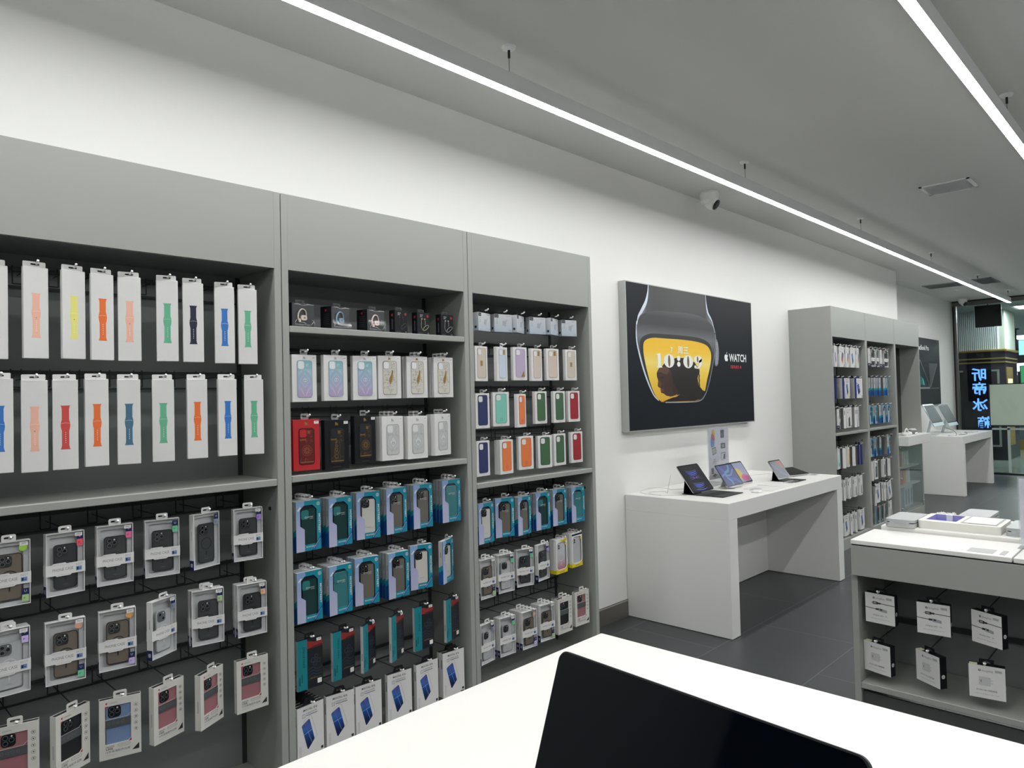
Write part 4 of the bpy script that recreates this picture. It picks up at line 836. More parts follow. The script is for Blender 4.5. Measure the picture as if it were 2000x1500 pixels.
# ------------------------------------------------------------------ white display tables
def table(x0, x1, y0, y1, h, label, t_=.105):
    t = thing('display_table', label, 'table', (x0, y0, 0), 0, 'white display tables along the wall'); L, D = x1-x0, y1-y0
    part('tabletop', t, lambda b: b.bbox(0, 0, h-t_, L, D, h, white, .002).box(.004, .004, h, L-.004, D-.002, h+.0008, wtop))
    part('side_panel', t, lambda b: b.box(0, 0, .004, t_, D, h-t_, white)); part('side_panel', t, lambda b: b.box(L-t_, 0, .004, L, D, h-t_, white))
    part('back_panel', t, lambda b: b.box(t_, D-.18, .004, L-t_, D-.162, h-t_, white))
    return t
table(4.046, 5.945, 2.105, 2.874, .832, 'long white table under the watch poster carrying tablets')
table(11.5, 13.42, 2.415, 3.215, .838, 'white table at the back carrying two desktop computers')
alu = M('aluminium', 'c3c6c8', .3, .9); aluw = M('silver_plastic', 'c9cbc9', .4)
def tablet(x, y, z, w, h, tilt, label, art, keyboard=None, rz=0.0, stand='flap'):
    t = thing('tablet', label, 'tablet', (x, y, .833), rz, 'tablets on the white table'); T = Matrix.Translation((0, 0, z-.833)) @ Matrix.Rotation(-tilt, 4, 'X')
    b = MB().prism(rr(-w/2, 0, w/2, h, .012, 5), 0, .006, alu); b.prism(rr(-w/2+.0006, .0006, w/2-.0006, h-.0006, .0115, 5), -.0006, 0, M('bezel_black', '07080a', .15, spec=.2)); b.xf(T); b.build('body', t)
    b = MB(); e = .009; b.poly(rr(-w/2+e, e, w/2-e, h-e, .006, 4), -.0009, art[0]); art[1](b, w-2*e, h-2*e, e); b.xf(T); b.build('screen', t)
    ty, tz = math.sin(tilt)*h*.55, z-.833+math.cos(tilt)*h*.55
    fm = black if keyboard else aluw
    b = MB()
    if stand == 'flap':
        b.add([(-w*.42, ty+.008, tz), (w*.42, ty+.008, tz), (w*.42, h*.42, .003), (-w*.42, h*.42, .003)], [(0, 1, 2, 3), (3, 2, 1, 0)], fm); b.add([(-w*.42, ty+.008, tz), (-w*.42, h*.42, .003), (-w*.42, .01, .003)], [(0, 1, 2), (2, 1, 0)], fm)
        b.box(-w/2, .0, 0.001, w/2, h*.42, .005, fm)
    else:
        b.add([(-.04, ty+.008, tz), (.04, ty+.008, tz), (.04, h*.55, .003), (-.04, h*.55, .003)], [(0, 1, 2, 3), (3, 2, 1, 0)], aluw); b.box(-.05, -.02, 0.001, .05, h*.6, .005, aluw); b.box(-w*.35, -.014, z-.833-.008, w*.35, .004, z-.833, aluw)
    b.build('stand', t)
    if keyboard:
        def k(b):
            b.bbox(-w/2, -keyboard, 0.001, w/2, .0, .006, M('keyboard_fabric', '2a2d2f', .7), .001)
            for r_ in range(5):
                for c_ in range(13): b.box(-w/2+.016+c_*(w-.03)/13, -keyboard*.28-.017*(r_+1)+.004, .006, -w/2+.016+c_*(w-.03)/13+(w-.03)/13-.003, -keyboard*.28-.017*r_, .0075, M('key_black', '1c1e20', .6))
        part('keyboard', t, k)
    return t
def dist(b, pts, m, wd, w, h, e): b.stroke([(-w/2+u*w, e+v*h) for u, v in pts], wd, -.0011, m)
sb = M('screen_black', '0a0c18', .2, emit=.62); sb1 = M('screen_blue', '2a4fd0', .3, emit=.62); sb2 = M('screen_deepblue', '12236e', .3, emit=.62); sv = M('screen_violet', '3a2d80', .3, emit=.62)
def art1(b, w, h, e):
    for k, (cy, m) in enumerate(((.86, sb2), (.80, sb1), (.74, sb1), (.68, sb2), (.36, sb2), (.30, sb1), (.24, sb1), (.17, sb2), (.10, sb1))):
        r = .30-.02*(k % 4)
        b.stroke([(-w*.02+w*r*math.cos(math.radians(a)), e+h*cy+h*.09*math.sin(math.radians(a))) for a in range(195, 350, 12)], [.001+.006*math.sin(PI*i/12) for i in range(13)], -.0011-.00005*k, m)
    for s_ in (-1, 1):
        for j in range(3): b.stroke([(s_*w*.02, e+h*(.52-.02*j)), (s_*w*.14, e+h*(.56-.045*j)), (s_*w*.3, e+h*(.57-.07*j))], [.006, .004, .001], -.0011, sv)
sd = M('screen_indigo', '222f75', .3, emit=.62); st_ = M('screen_teal', '3f86b0', .3, emit=.62); s3 = M('screen_midblue', '2b4ea3', .3, emit=.62)
def art2(b, w, h, e):
    P = lambda L: spline([(-w/2+u*w, e+v*h) for u, v in L], k=5)
    b.stroke(P([(.1, .98), (.3, .75), (.28, .5), (.5, .3), (.75, .25), (.93, .02)]), .022, -.0011, s3)
    b.stroke(P([(.75, .98), (.6, .72), (.35, .62), (.3, .4), (.45, .15), (.4, .02)]), .018, -.0012, st_)
    b.stroke(P([(.02, .45), (.2, .55), (.4, .48), (.62, .5), (.9, .75)]), .013, -.0013, M('screen_steel', '5577b5', .3, emit=.62))
def art3(b, w, h, e):
    b.poly(circ(-w*.1, e+h*.42, w*.27, 28, h*.3), -.0011, M('screen_yellow', 'b8a93c', .3, emit=.62)); b.poly(circ(w*.2, e+h*.2, w*.24, 28, h*.19), -.0012, M('screen_pink', 'b8447e', .3, emit=.62))
def art4(b, w, h, e):
    b.poly([(w*.0, e+h*.99), (w*.48, e+h*.99), (w*.48, e+h*.5), (w*.2, e+h*.7)], -.0011, M('screen_rust', '8c4c33', .3, emit=.62))
    b.stroke([(-w*.4+w*.8*i/8, e+h*(.85-.75*math.sin(PI*i/16))) for i in range(9)], .016, -.0012, M('screen_greyblue', '5b6a8c', .3, emit=.62))
tablet(4.39, 2.462, .848, .279, .214, math.radians(36.5), 'large black tablet with blue feather wallpaper and folded keyboard', (sb, art1), .215)
tablet(4.757, 2.415, .850, .248, .178, math.radians(34), 'tablet with teal and blue wallpaper beside the paper sign', (sd, art2), None, stand='easel')
tablet(5.005, 2.462, .842, .244, .178, math.radians(33), 'tablet showing yellow and pink discs, partly behind another', (M('screen_lilac', '7f87a8', .3, emit=.62), art3), None, stand='easel')
tablet(5.37, 2.318, .848, .205, .162, math.radians(33), 'small tablet with grey and rust wallpaper and dark keyboard', (M('screen_slate', '4a4d5c', .3, emit=.62), art4), .12)
# low lying tablet on an acrylic rest
t = thing('tablet', 'dark tablet lying almost flat at the table end', 'tablet', (5.74, 2.42, .833), math.radians(-14), 'tablets on the white table')
b = MB().prism(rr(-.12, 0, .12, .17, .01, 4), 0, .006, alu); b.prism(rr(-.119, .001, .119, .169, .01, 4), -.0006, 0, M('bezel_black')); b.xf(Matrix.Translation((0, -.08, .012)) @ Matrix.Rotation(math.radians(-76), 4, 'X')); b.build('body', t)
part('rest', t, lambda b: b.box(-.09, -.08, 0, .09, -.074, .012, acryl).box(-.09, .05, 0, .09, .056, .035, acryl))
def cable(name, pts, label, m=aluw, r=.0016, cat='cable'):
    b = MB(); P = [Vector(p) for p in pts]; out = []
    for i in range(len(P)-1):
        p0, p1, p2, p3 = P[max(0, i-1)], P[i], P[i+1], P[min(len(P)-1, i+2)]
        for s_ in range(6):
            u = s_/6; out.append(0.5*((2*p1)+(-p0+p2)*u+(2*p0-5*p1+4*p2-p3)*u*u+(-p0+3*p1-3*p2+p3)*u**3))
    out.append(P[-1]); b.tube(out, r, m, 6); o = b.build(name, smooth=True); return tag(o, label, cat)
cable('cable', [(4.245, 2.63, .96), (4.235, 2.64, .90), (4.24, 2.66, .836), (4.3, 2.72, .836), (4.2, 2.78, .836), (4.12, 2.68, .836), (4.16, 2.56, .836), (4.2, 2.48, .838)], 'white cable looping behind the largest black tablet')
cable('cable', [(4.10, 2.62, .8375), (4.15, 2.82, .8375), (4.32, 2.84, .85), (4.46, 2.80, .8355), (4.42, 2.74, .8355), (4.5, 2.68, .8355)], 'second white cable coiled left of the largest tablet')
cable('cable', [(4.73, 2.52, .87), (4.68, 2.62, .88), (4.66, 2.70, .836), (4.8, 2.73, .836)], 'white cable curling behind the teal wallpaper tablet')
cable('cable', [(5.15, 2.55, .836), (5.3, 2.66, .836), (5.5, 2.68, .836), (5.7, 2.62, .836), (5.72, 2.5, .84)], 'white cable running toward the table end')
for x, y, w_, d_, lb in ((4.66, 2.22, .10, .05, 'clear acrylic price block before the teal wallpaper tablet'), (5.17, 2.20, .16, .05, 'clear acrylic price strip before the smallest tablet'), (5.82, 2.26, .08, .06, 'clear acrylic block at the right table end')):
    tag(MB().bbox(x, y, .8335, x+w_, y+d_, .846, acryl, .002).build('acrylic_block'), lb, 'price holder', 'clear price blocks on the white table')
t = thing('charging_puck', 'small white charger lying before the teal tablet', 'charger', (4.61, 2.19, .833)); part('puck', t, lambda b: b.bbox(-.03, -.03, 0, .03, .03, .014, white, .005))
for x0, y0, x1, y1, lb in ((4.72, 2.14, 4.96, 2.34, 'pale flat card lying before the middle tablets'), (4.98, 2.16, 5.2, 2.36, 'pale flat card lying left of the small tablet')):
    t = thing('keyboard_cover', lb, 'cover', (x0, y0, .833), 0, 'pale flat covers on the white table'); part('panel', t, lambda b: b.bbox(0, 0, 0, x1-x0, y1-y0, .003, M('pale_fabric', 'd3d3cf', .7), .001))
# acrylic sign
t = thing('table_sign', 'upright clear sign with tablet leaflet behind the tablets', 'sign', (4.73, 2.61, .833))
part('holder', t, lambda b: b.box(0, -.004, 0, .31, -.001, .43, acryl).box(0, .003, 0, .31, .006, .43, acryl).box(0, -.03, 0, .31, .03, .004, acryl))
def leaf(b):
    y = -.0005; pp = M('leaflet_paper', 'dcdae2', .6); b.box(.008, y, .045, .305, .002, .428, pp); y -= .0003
    b.box(.168, y, .05, .172, y+.0001, .42, M('leaflet_line', 'eeeef2', .6))
    for z in (.335, .245, .17): b.box(.172, y, z-.004, .3, y+.0001, z-.002, M('leaflet_line'))
    b.tri([(.055, .405), (.09, .415), (.108, .39), (.10, .36), (.062, .375)], y, M('leaf_yellow', 'dcbf45', .5)); b.tri([(.045, .36), (.062, .39), (.10, .36), (.098, .325), (.07, .33)], y-.0001, M('leaf_red', 'cf5257', .5))
    b.tri([(.035, .32), (.045, .36), (.075, .335), (.098, .32), (.09, .285), (.045, .28)], y-.0002, M('leaf_blue', '6f93c4', .5))
    b.frame([(.055, .275), (.112, .282), (.122, .235), (.066, .222)], [(.06, .27), (.107, .277), (.116, .238), (.07, .227)], y, y+.0001, ink); b.poly([(.06, .27), (.107, .277), (.116, .238), (.07, .227)], y, M('leaf_screen', 'b9b79e', .5))
    b.text('iPad', .09, .185, .01, y, ink, 'c', .01); b.text('超能多', .09, .168, .010, y, inkg, 'c', .01); b.text('为你定制', .09, .153, .010, y, inkg, 'c', .01)
    b.box(.19, y, .345, .245, y+.0001, .405, M('leaf_dark', '39414e', .5)); b.box(.20, y-.0001, .355, .23, y, .38, M('leaf_mid', '5f6d80', .5)); b.box(.19, y, .265, .26, y+.0001, .305, M('leaf_dark')); b.box(.205, y-.0001, .272, .245, y, .296, M('leaf_tan', 'a39a8a', .5))
    b.frame([(.19, .18), (.262, .184), (.262, .236), (.19, .232)], [(.194, .184), (.258, .188), (.258, .232), (.194, .228)], y, y+.0001, ink); b.tri([(.225, .19), (.25, .186), (.254, .22), (.235, .225)], y, ink)
    b.box(.04, y, .085, .075, y+.0001, .13, M('leaf_violet', '40345a', .5)); b.tri([(.05, .07), (.09, .058), (.125, .075), (.09, .088)], y, ink)
    for x, z in ((.215, .415), (.22, .313), (.22, .243), (.22, .172), (.09, .14), (.09, .052)): b.text('iPad Pro' if x > .1 else 'iPad Air', x, z, .004, y, inkg)
part('leaflet', t, leaf)
# ------------------------------------------------------------------ watch poster
t = thing('wall_poster', 'large black watch poster in a silver frame box', 'poster', (4.035, 2.817, 1.262)); PW, PH = 1.9, 1.045
pb = M('poster_black', '11171e', .5, spec=.2)
part('frame', t, lambda b: b.frame([(0, 0), (PW, 0), (PW, PH), (0, PH)], [(.006, .006), (PW-.006, .006), (PW-.006, PH-.006), (.006, PH-.006)], 0, .06, M('silver_frame', 'b4b6b4', .4, .5)))
def poster(b):
    y = .0015; b.box(.006, y, .006, PW-.006, .05, PH-.006, pb)
    G = lambda n, c='888888', r=.35: M('poster_'+n, c, r)
    body = [(.209,.828),(.274,.846),(.384,.861),(.505,.867),(.694,.872),(.893,.872),(1.031,.86),(1.136,.831),(1.216,.785),(1.252,.741),(1.252,.659),(1.219,.548),(1.166,.42),(1.105,.311),(1.051,.245),(.974,.204),(.854,.192),(.657,.191),(.469,.192),(.38,.207),(.323,.241),(.272,.297),(.222,.377),(.177,.464),(.137,.558),(.116,.636),(.114,.707),(.136,.764),(.166,.801)]
    strap = [(.284,1.038),(.275,.982),(.249,.915),(.196,.851),(.149,.804),(.124,.747),(.202,.68),(.651,.668),(1.164,.692),(1.248,.741),(1.225,.79),(1.191,.839),(1.131,.898),(1.108,.969),(1.104,1.038)]
    bez = [(.163,.615),(.179,.647),(.23,.673),(.317,.689),(.42,.692),(.652,.694),(.9,.692),(1.038,.681),(1.134,.654),(1.177,.61),(1.192,.547),(1.159,.456),(1.108,.365),(1.049,.276),(.984,.214),(.888,.191),(.673,.191),(.469,.193),(.38,.21),(.324,.253),(.27,.33),(.217,.425),(.173,.536)]
    face = [(.201,.576),(.21,.624),(.257,.65),(.345,.663),(.464,.664),(.683,.666),(.915,.661),(1.071,.643),(1.141,.609),(1.167,.556),(1.141,.465),(1.09,.365),(1.045,.267),(.993,.223),(.888,.197),(.47,.197),(.402,.208),(.345,.24),(.29,.313),(.242,.418),(.208,.521)]
    hair = [(.43,.453),(.47,.482),(.548,.509),(.643,.526),(.789,.528),(.905,.496),(.954,.453),(.963,.417),(.941,.373),(.955,.32),(1.014,.28),(1.069,.268),(1.02,.232),(.97,.21),(.89,.199),(.562,.198),(.432,.2),(.532,.221),(.643,.241),(.628,.258),(.567,.288),(.51,.371),(.481,.412)]
    skin = [(.438,.457),(.392,.442),(.364,.411),(.365,.382),(.378,.358),(.381,.338),(.371,.315),(.385,.305),(.409,.299),(.405,.289),(.411,.279),(.413,.266),(.45,.259),(.48,.245),(.518,.235),(.58,.239),(.647,.253),(.63,.296),(.585,.329),(.572,.371),(.559,.421),(.514,.454)]
    def inset(p, cx, cz, kx, kz): return [(cx+(x-cx)*kx, cz+(z-cz)*kz) for x, z in p]
    # strap: cross-wise printed tone run
    sg = grad('poster_strap_print', [(0, '74777c'), (.06, '303236'), (.16, '222224'), (.5, '2c2b2e'), (.8, '232426'), (.93, '1c1d1f'), (1, '6a6e74')], 'X', .2, 1.16, .35)
    b.tri(spline(strap[:6], k=4)+strap[6:9]+spline(strap[9:], k=4), y-.0002, sg)
    bgr = grad('poster_case_print', [(0, '303338'), (.55, '3a3c41'), (.70, '6a6c70'), (.75, '55575b'), (.83, '26282b'), (.92, '222427'), (.97, '3a3c40'), (1, '4a4c50')], 'Z', .2, .875, .35)
    b.tri(spline(body, True), y-.0004, bgr)
    b.tri(spline(bez, True), y-.0006, G('bezel', '15161a'))
    b.stroke(spline(bez[:10], k=4), .006, y-.0007, G('bezel_line', '050607'))
    yel = grad('poster_yellow_print', [(0, 'd9a92a'), (.45, 'efcc45'), (.62, 'f3dc73'), (.8, 'f2c62c'), (1, 'f0bd1c')], 'Z', .2, .66, .4)
    b.tri(spline(face, True), y-.0008, yel)
    b.tri(hair, y-.0010, G('hair', '1d1613')); b.tri(skin, y-.0012, G('skin', '402a24'))
    b.tri([(.438,.457),(.40,.44),(.372,.41),(.40,.40),(.44,.405),(.5,.40),(.54,.43),(.5,.453)], y-.0013, G('skin_light', '5e4036'))
    b.tri([(.375,.34),(.372,.316),(.41,.305),(.42,.33),(.405,.36)], y-.0013, G('skin_light'))
    b.tri([(.36,.399),(.391,.413),(.424,.412),(.45,.405),(.391,.403)], y-.0014, G('brow', '120d0b')); b.tri([(.411,.375),(.434,.382),(.464,.379),(.441,.366)], y-.0014, G('brow'))
    b.tri([(.407,.293),(.43,.299),(.452,.286),(.44,.268),(.416,.272)], y-.0014, G('lips', '6a3c38')); b.tri([(.56,.30),(.60,.32),(.63,.28),(.60,.255),(.57,.26)], y-.0013, G('skin_dark', '33211b'))
    b.stroke(spline([(.50, .24), (.56, .232), (.62, .236), (.66, .25)], k=4), .005, y-.0015, G('collar_gold', 'c99a4a'))
    for i in range(22): b.poly(circ(.60+.018*i, .232+.022*math.sin(i*.35)-.0012*i, .004, 8), y-.0011, G('beads', '4a4440'))
    for i in range(14): b.poly(circ(.965+.003*math.sin(i*2), .44-.012*i, .009, 8), y-.00095, G('hair'))
    # printed time
    wt = G('white', 'eef2ef'); yy = y-.0018
    b.tri([(.365, .545), (.40, .552), (.42, .552), (.42, .462), (.44, .452), (.44, .449), (.365, .449), (.365, .452), (.38, .462), (.38, .535)], yy, wt)
    for cx in (.535, .805):
        b.poly(circ(cx, .5, .072, 32, .05), yy, wt); b.poly(circ(cx, .5, .016, 20, .044), yy-.0002, G('numeral_gap', '6e5a20'))
    for cz in (.478, .522): b.poly(circ(.668, cz, .024, 18, .019), yy, wt)
    b.poly(circ(.955, .522, .06, 28, .029), yy, wt); b.poly(circ(.948, .522, .012, 14, .024), yy-.0002, G('numeral_gap'))
    b.tri(spline([(1.012, .53), (1.018, .505), (1.0, .47), (.95, .449), (.905, .452), (.905, .456), (.95, .46), (.965, .48), (.968, .51)], k=4), yy, wt); b.poly(circ(.912, .462, .018, 14, .012), yy, wt)
    b.text('7', .573, .562, .04, yy, wt, 'c', .02); b.text('周三', .735, .563, .043, yy, wt, 'c', .01, fit=.155)
    # rims of light on the printed case
    rim = G('rim', 'cfdbe8'); rim2 = G('rim_soft', '8e98a5')
    n = lambda L: spline(L, k=5)
    a1 = n([(.284,1.038),(.275,.982),(.249,.915),(.196,.851),(.149,.804),(.128,.747)]); b.stroke(a1, [.008+.022*math.sin(PI*i/(len(a1)-1))**2 for i in range(len(a1))], yy, rim)
    a2 = n([(.125,.771),(.118,.707),(.12,.636),(.14,.566),(.181,.464),(.226,.377),(.278,.297),(.326,.242),(.38,.209)]); b.stroke(a2, [.006+.012*math.sin(PI*i/(len(a2)-1)) for i in range(len(a2))], yy, rim)
    a3 = n([(1.104,1.038),(1.108,.969),(1.131,.898),(1.191,.839),(1.237,.745)]); b.stroke(a3, [.006+.014*math.sin(PI*i/(len(a3)-1))**2 for i in range(len(a3))], yy, rim)
    a4 = n([(1.24,.732),(1.246,.659),(1.213,.548),(1.16,.42),(1.103,.311),(1.051,.245),(.974,.2),(.8,.19),(.47,.193)]); b.stroke(a4, .007, yy, rim2)
    b.tri(spline([(1.247,.695),(1.278,.678),(1.296,.615),(1.292,.541),(1.266,.48),(1.225,.482),(1.225,.548),(1.248,.622)], True), y-.0003, G('crown', '767a80'))
    for i in range(16): b.stroke([(1.252-.0014*i if i > 6 else 1.25, .665-.0115*i), (1.283-.001*abs(i-5), .668-.0115*i)], .004, yy, G('crown_ridge', 'c5cad0'))
    # logo and words
    A = lambda u, v: (1.384+u*.068, .517+v*.067)
    body_ = [(.5,.80),(.36,.84),(.18,.82),(.05,.66),(.02,.45),(.10,.22),(.22,.06),(.33,.0),(.42,.03),(.5,.05),(.58,.03),(.68,.0),(.79,.07),(.9,.24),(.80,.32),(.755,.44),(.79,.58),(.89,.68),(.80,.79),(.66,.85)]
    b.tri(spline([A(*p) for p in body_], True, 3), yy, wt); b.tri([A(*p) for p in [(.5,.9),(.52,1.02),(.6,1.13),(.7,1.18),(.7,1.06),(.62,.95)]], yy, wt)
    b.text('WATCH', 1.618, .519, .062, yy, wt, 'c', .025, fit=.308); b.text('SERIES 8', 1.582, .460, .025, yy, G('red', 'd0383c'), 'c', .012, fit=.192)
part('artwork', t, poster)
# ------------------------------------------------------------------ back wall poster and desktop computers
t = thing('wall_poster', 'black laptop poster on recessed wall above the desktop computers', 'poster', (11.75, 3.19, 1.265))
part('panel', t, lambda b: b.box(0, 0, 0, 2.0, .028, 1.078, pb))
def poster2(b):
    y = -.001; g1 = M('poster_grey', '3f4146', .4); g2 = M('poster_line', '8f8a8c', .4); wt = M('poster_white', 'eef2ef')
    b.text('MacBook Pro', 1.02, .885, .075, y, wt, 'c', .02, fit=.66)
    b.add([(1.36, y, .285), (1.32, y, .668), (1.826, y, .672), (1.40, y, .29)], [(0, 3, 2, 1)], g1); b.stroke([(1.826, .672), (1.40, .29)], .014, y-.0004, g2); b.stroke([(1.32, .668), (1.826, .672)], .005, y-.0004, g2)
    b.add([(1.33, y-.0001, .285), (.83, y-.0001, .718), (.33, y-.0001, .70), (.62, y-.0001, .29)], [(0, 1, 2, 3)], M('poster_screen', '18313c', .3)); b.stroke([(1.36, .285), (.83, .718), (.33, .70)], .012, y-.0005, g2)
    for i, c in enumerate(('3f8f88', '2a6b72', '5fb5a2', '224a5c')): b.add([(.75+.1*i, y-.0003, .32), (.84+.1*i, y-.0003, .32), (.80+.09*i, y-.0003, .47-.03*i), (.72+.09*i, y-.0003, .50-.03*i)], [(0, 1, 2, 3)], M('poster_t%d' % i, c, .3))
    b.box(.4, y-.001, .258, 1.34, y, .285, g2); b.box(1.38, y-.001, .258, 1.92, y, .275, g1)
part('artwork', t, poster2)
def desktop(x, y, z, w, h, tilt, label):
    t = thing('desktop_computer', label, 'computer', (x, y, .839), 0, 'desktop computers on the back table'); T = Matrix.Translation((0, 0, z-.839)) @ Matrix.Rotation(-tilt, 4, 'X')
    b = MB().prism(rr(-w/2, 0, w/2, h, .012, 4), 0, .0115, M('pale_blue_metal', 'b9c6cf', .35, .3)); b.xf(T); b.build('body', t)
    b = MB().prism(rr(-w/2+.001, .05, w/2-.001, h-.001, .011, 4), -.001, 0, M('bezel_black')); b.poly(rr(-w/2+.018, .066, w/2-.018, h-.018, .003, 2), -.0013, M('monitor_dark', '1b1d28', .35, spec=.12)); b.xf(T); b.build('screen', t)
    ty, tz = math.sin(tilt)*h*.5+.012, z-.839+math.cos(tilt)*h*.5
    part('stand', t, lambda b: b.add([(-.065, ty, tz), (.065, ty, tz), (.065, ty+.07, .004), (-.065, ty+.07, .004), (-.065, ty+.006, tz+.004), (.065, ty+.006, tz+.004), (.065, ty+.078, .004), (-.065, ty+.078, .004)], [(0, 3, 2, 1), (4, 5, 6, 7), (0, 4, 7, 3), (1, 2, 6, 5), (0, 1, 5, 4)], M('pale_blue_metal')).bbox(-.065, ty-.06, 0, .065, ty+.08, .005, M('pale_blue_metal'), .001))
desktop(11.75, 2.757, .98, .56, .345, math.radians(25), 'left of the two tilted desktop computers at the back')
desktop(12.57, 2.752, .95, .55, .35, math.radians(25), 'right desktop computer, nearer the glass shopfront')
cable('cable', [(11.6, 2.62, .842), (11.75, 2.55, .842), (11.85, 2.60, .9), (11.8, 2.7, .95)], 'dark cable below the left desktop computer', wire, .003)
cable('cable', [(11.9, 2.55, .842), (12.1, 2.5, .845), (12.4, 2.55, .845), (12.6, 2.62, .845), (12.85, 2.5, .845)], 'dark cable lying along the back table', wire, .003)
cable('cable', [(12.3, 2.6, .842), (12.35, 2.7, .9), (12.5, 2.74, .955)], 'grey cable rising to the right desktop computer', aluw, .002)
t = thing('keyboard', 'slim silver keyboard on the back table', 'keyboard', (12.75, 2.56, .8395)); part('base', t, lambda b: b.bbox(-.14, -.055, 0, .14, .055, .006, alu, .002))
part('keys', t, lambda b: [b.box(-.133+.0205*c_, -.05+.02*r_, .006, -.133+.0205*c_+.017, -.05+.02*r_+.016, .008, white) for c_ in range(13) for r_ in range(5)])
# ------------------------------------------------------------------ white box and glass cabinet in the third far bay
t = thing('display_counter', 'white box counter projecting from the open far bay', 'counter', (8.80, 2.378, .875))
part('body', t, lambda b: b.bbox(0, 0, 0, .9, .38, .108, white, .002).box(.003, .003, .108, .897, .377, .1085, wtop))
t = thing('glass_cabinet', 'glass door cabinet under the white box counter', 'cabinet', (8.80, 2.478, 0))
part('carcass', t, lambda b: b.box(.002, .268, .102, .898, .28, .873, cab_in).box(.002, .012, .102, .898, .268, .135, cab))
for z in (.40, .61): part('shelf', t, lambda b: b.box(.004, .03, z-.016, .896, .265, z, M('pale_shelf', 'c6c8c0', .4)))
for a, s_ in ((.003, 0), (.452, 1)):
    d = part('door', t, lambda b: b.box(a, 0, .135, a+.445, .006, .872, cglass))
    for zz in (.16, .5, .85): part('hinge', d, lambda b: b.lathe([(.009, 0), (.012, .006), (.009, .014)], steel, 12, (a+(.02 if not s_ else .425), -.008, zz)))
def gbox(x, y, z, w, d, h, m, label, name='product_box', deco=None, group='boxes inside the glass cabinet'):
    t = thing(name, label, 'box', (x, y, z), 0, group)
    part('carton', t, lambda b: b.bbox(0, 0, 0, w, d, h, m, .001)); 
    if deco: part('printed_panel', t, lambda b: b.prism(rr(w*.2, h*.12, w*.8, h*.88, w*.25, 4), -.001, 0, deco))
cs_ = {'grey': M('box_grey', '8b9496', .5), 'red': M('box_red', 'b8503c', .5), 'cream': M('box_cream', 'cfc9b4', .5), 'gold': M('box_gold', 'c59b3c', .5), 'dark': M('box_dark', '3a4248', .5), 'pale': M('box_pale', 'ccd0d0', .5)}
for i, (x, w_, c) in enumerate(((8.86, .09, 'grey'), (8.96, .07, 'grey'), (9.04, .05, 'red'), (9.10, .06, 'red'), (9.19, .05, 'cream'), (9.26, .07, 'cream'), (9.36, .09, 'pale'))):
    gbox(x, 2.56, .611, w_, .12, .17, cs_[c], '%s box, %s from left on upper shelf of glass cabinet' % ({'grey': 'grey', 'red': 'red', 'cream': 'cream', 'pale': 'pale'}[c], ORD[i]), deco=cs_['pale'] if c == 'cream' else None)
for i, (x, w_, c) in enumerate(((8.84, .07, 'dark'), (8.92, .06, 'dark'), (9.0, .07, 'grey'), (9.09, .08, 'red'), (9.19, .05, 'red'), (9.26, .07, 'gold'), (9.34, .05, 'cream'), (9.41, .07, 'pale'))):
    gbox(x, 2.56, .401, w_, .12, .165, cs_[c], '%s box, %s from left on lower shelf of glass cabinet' % ({'grey': 'grey', 'red': 'red', 'cream': 'cream', 'pale': 'pale', 'gold': 'gold', 'dark': 'dark'}[c], ORD[i]))
for i, x in enumerate((8.86, 9.14, 9.25, 9.36)):
    gbox(x, 2.53, .136, .1, .13, .24, cs_['pale'], 'pale box with grey oval, %s from left on cabinet floor' % ORD[i], deco=cs_['dark'] if i == 0 else cs_['grey'])
t = thing('headphones', 'white headphones resting on the white box counter', 'headphones', (9.08, 2.47, .984))
b = MB(); b.tube([(-.08+.16*i/12, 0, .03+.045*math.sin(PI*i/12)) for i in range(13)], .007, white, 8); b.build('headband', t, smooth=True)
for s_ in (-1, 1): part('ear_cup', t, lambda b: b.lathe([(.001, 0), (.03, .003), (.037, .018), (.03, .036), (.001, .04)], white, 20, (s_*.08, 0, 0)))
for x, y, w_, lb in ((9.3, 2.44, .1, 'clear acrylic stand beside white headphones'), (8.88, 2.44, .08, 'clear acrylic stand at left end of white counter')):
    tag(MB().bbox(x, y, .984, x+w_, y+.08, 1.0, acryl, .002).build('acrylic_block'), lb, 'price holder')
t = thing('speaker', 'grey smart speaker on the white box counter', 'speaker', (9.42, 2.5, .984)); part('body', t, lambda b: b.lathe([(.02, 0), (.04, .006), (.046, .03), (.044, .05), (.03, .062)], aluw, 20)); part('mesh', t, lambda b: b.lathe([(.0465, .01), (.047, .03), (.0455, .045)], cab_in, 20))
# ------------------------------------------------------------------ island unit
IX = 3.377
t = thing('island_unit', 'grey island unit with white slab top on the right', 'counter', (IX, 1.166, 0)); YB = -1.9-1.166
part('apron', t, lambda b: b.bbox(0, YB, .672, .82, 0, .806, cab, .001).box(.006, YB, .806, .8, -.002, .812, darkmetal))
for a, c in ((0, -.606), (-.612, -1.5), (-1.506, YB)):
    part('top_slab', t, lambda b: b.bbox(-.001, c, .812, .325, a, .832, wtop, .002))
part('rear_deck', t, lambda b: b.bbox(.335, YB, .812, .80, -.028, .852, wtop, .004))
for a in (0, -.88, -1.76): part('leg', t, lambda b: b.bbox(.03, a-.028, 0, .75, a, .672, cab, .001) if a else b.bbox(.03, -.015, 0, .75, .012, .672, cab, .001))
part('back_panel', t, lambda b: b.box(.40, YB, .02, .412, -.015, .672, cab_in))
part('lower_shelf', t, lambda b: b.bbox(.03, -.88, .158, .395, -.016, .185, cab, .002).bbox(.03, -1.76, .158, .395, -.91, .185, cab, .002).box(.05, -1.76, 0, .06, -.016, .14, M('kick_dark', '4a4c4b', .6)))
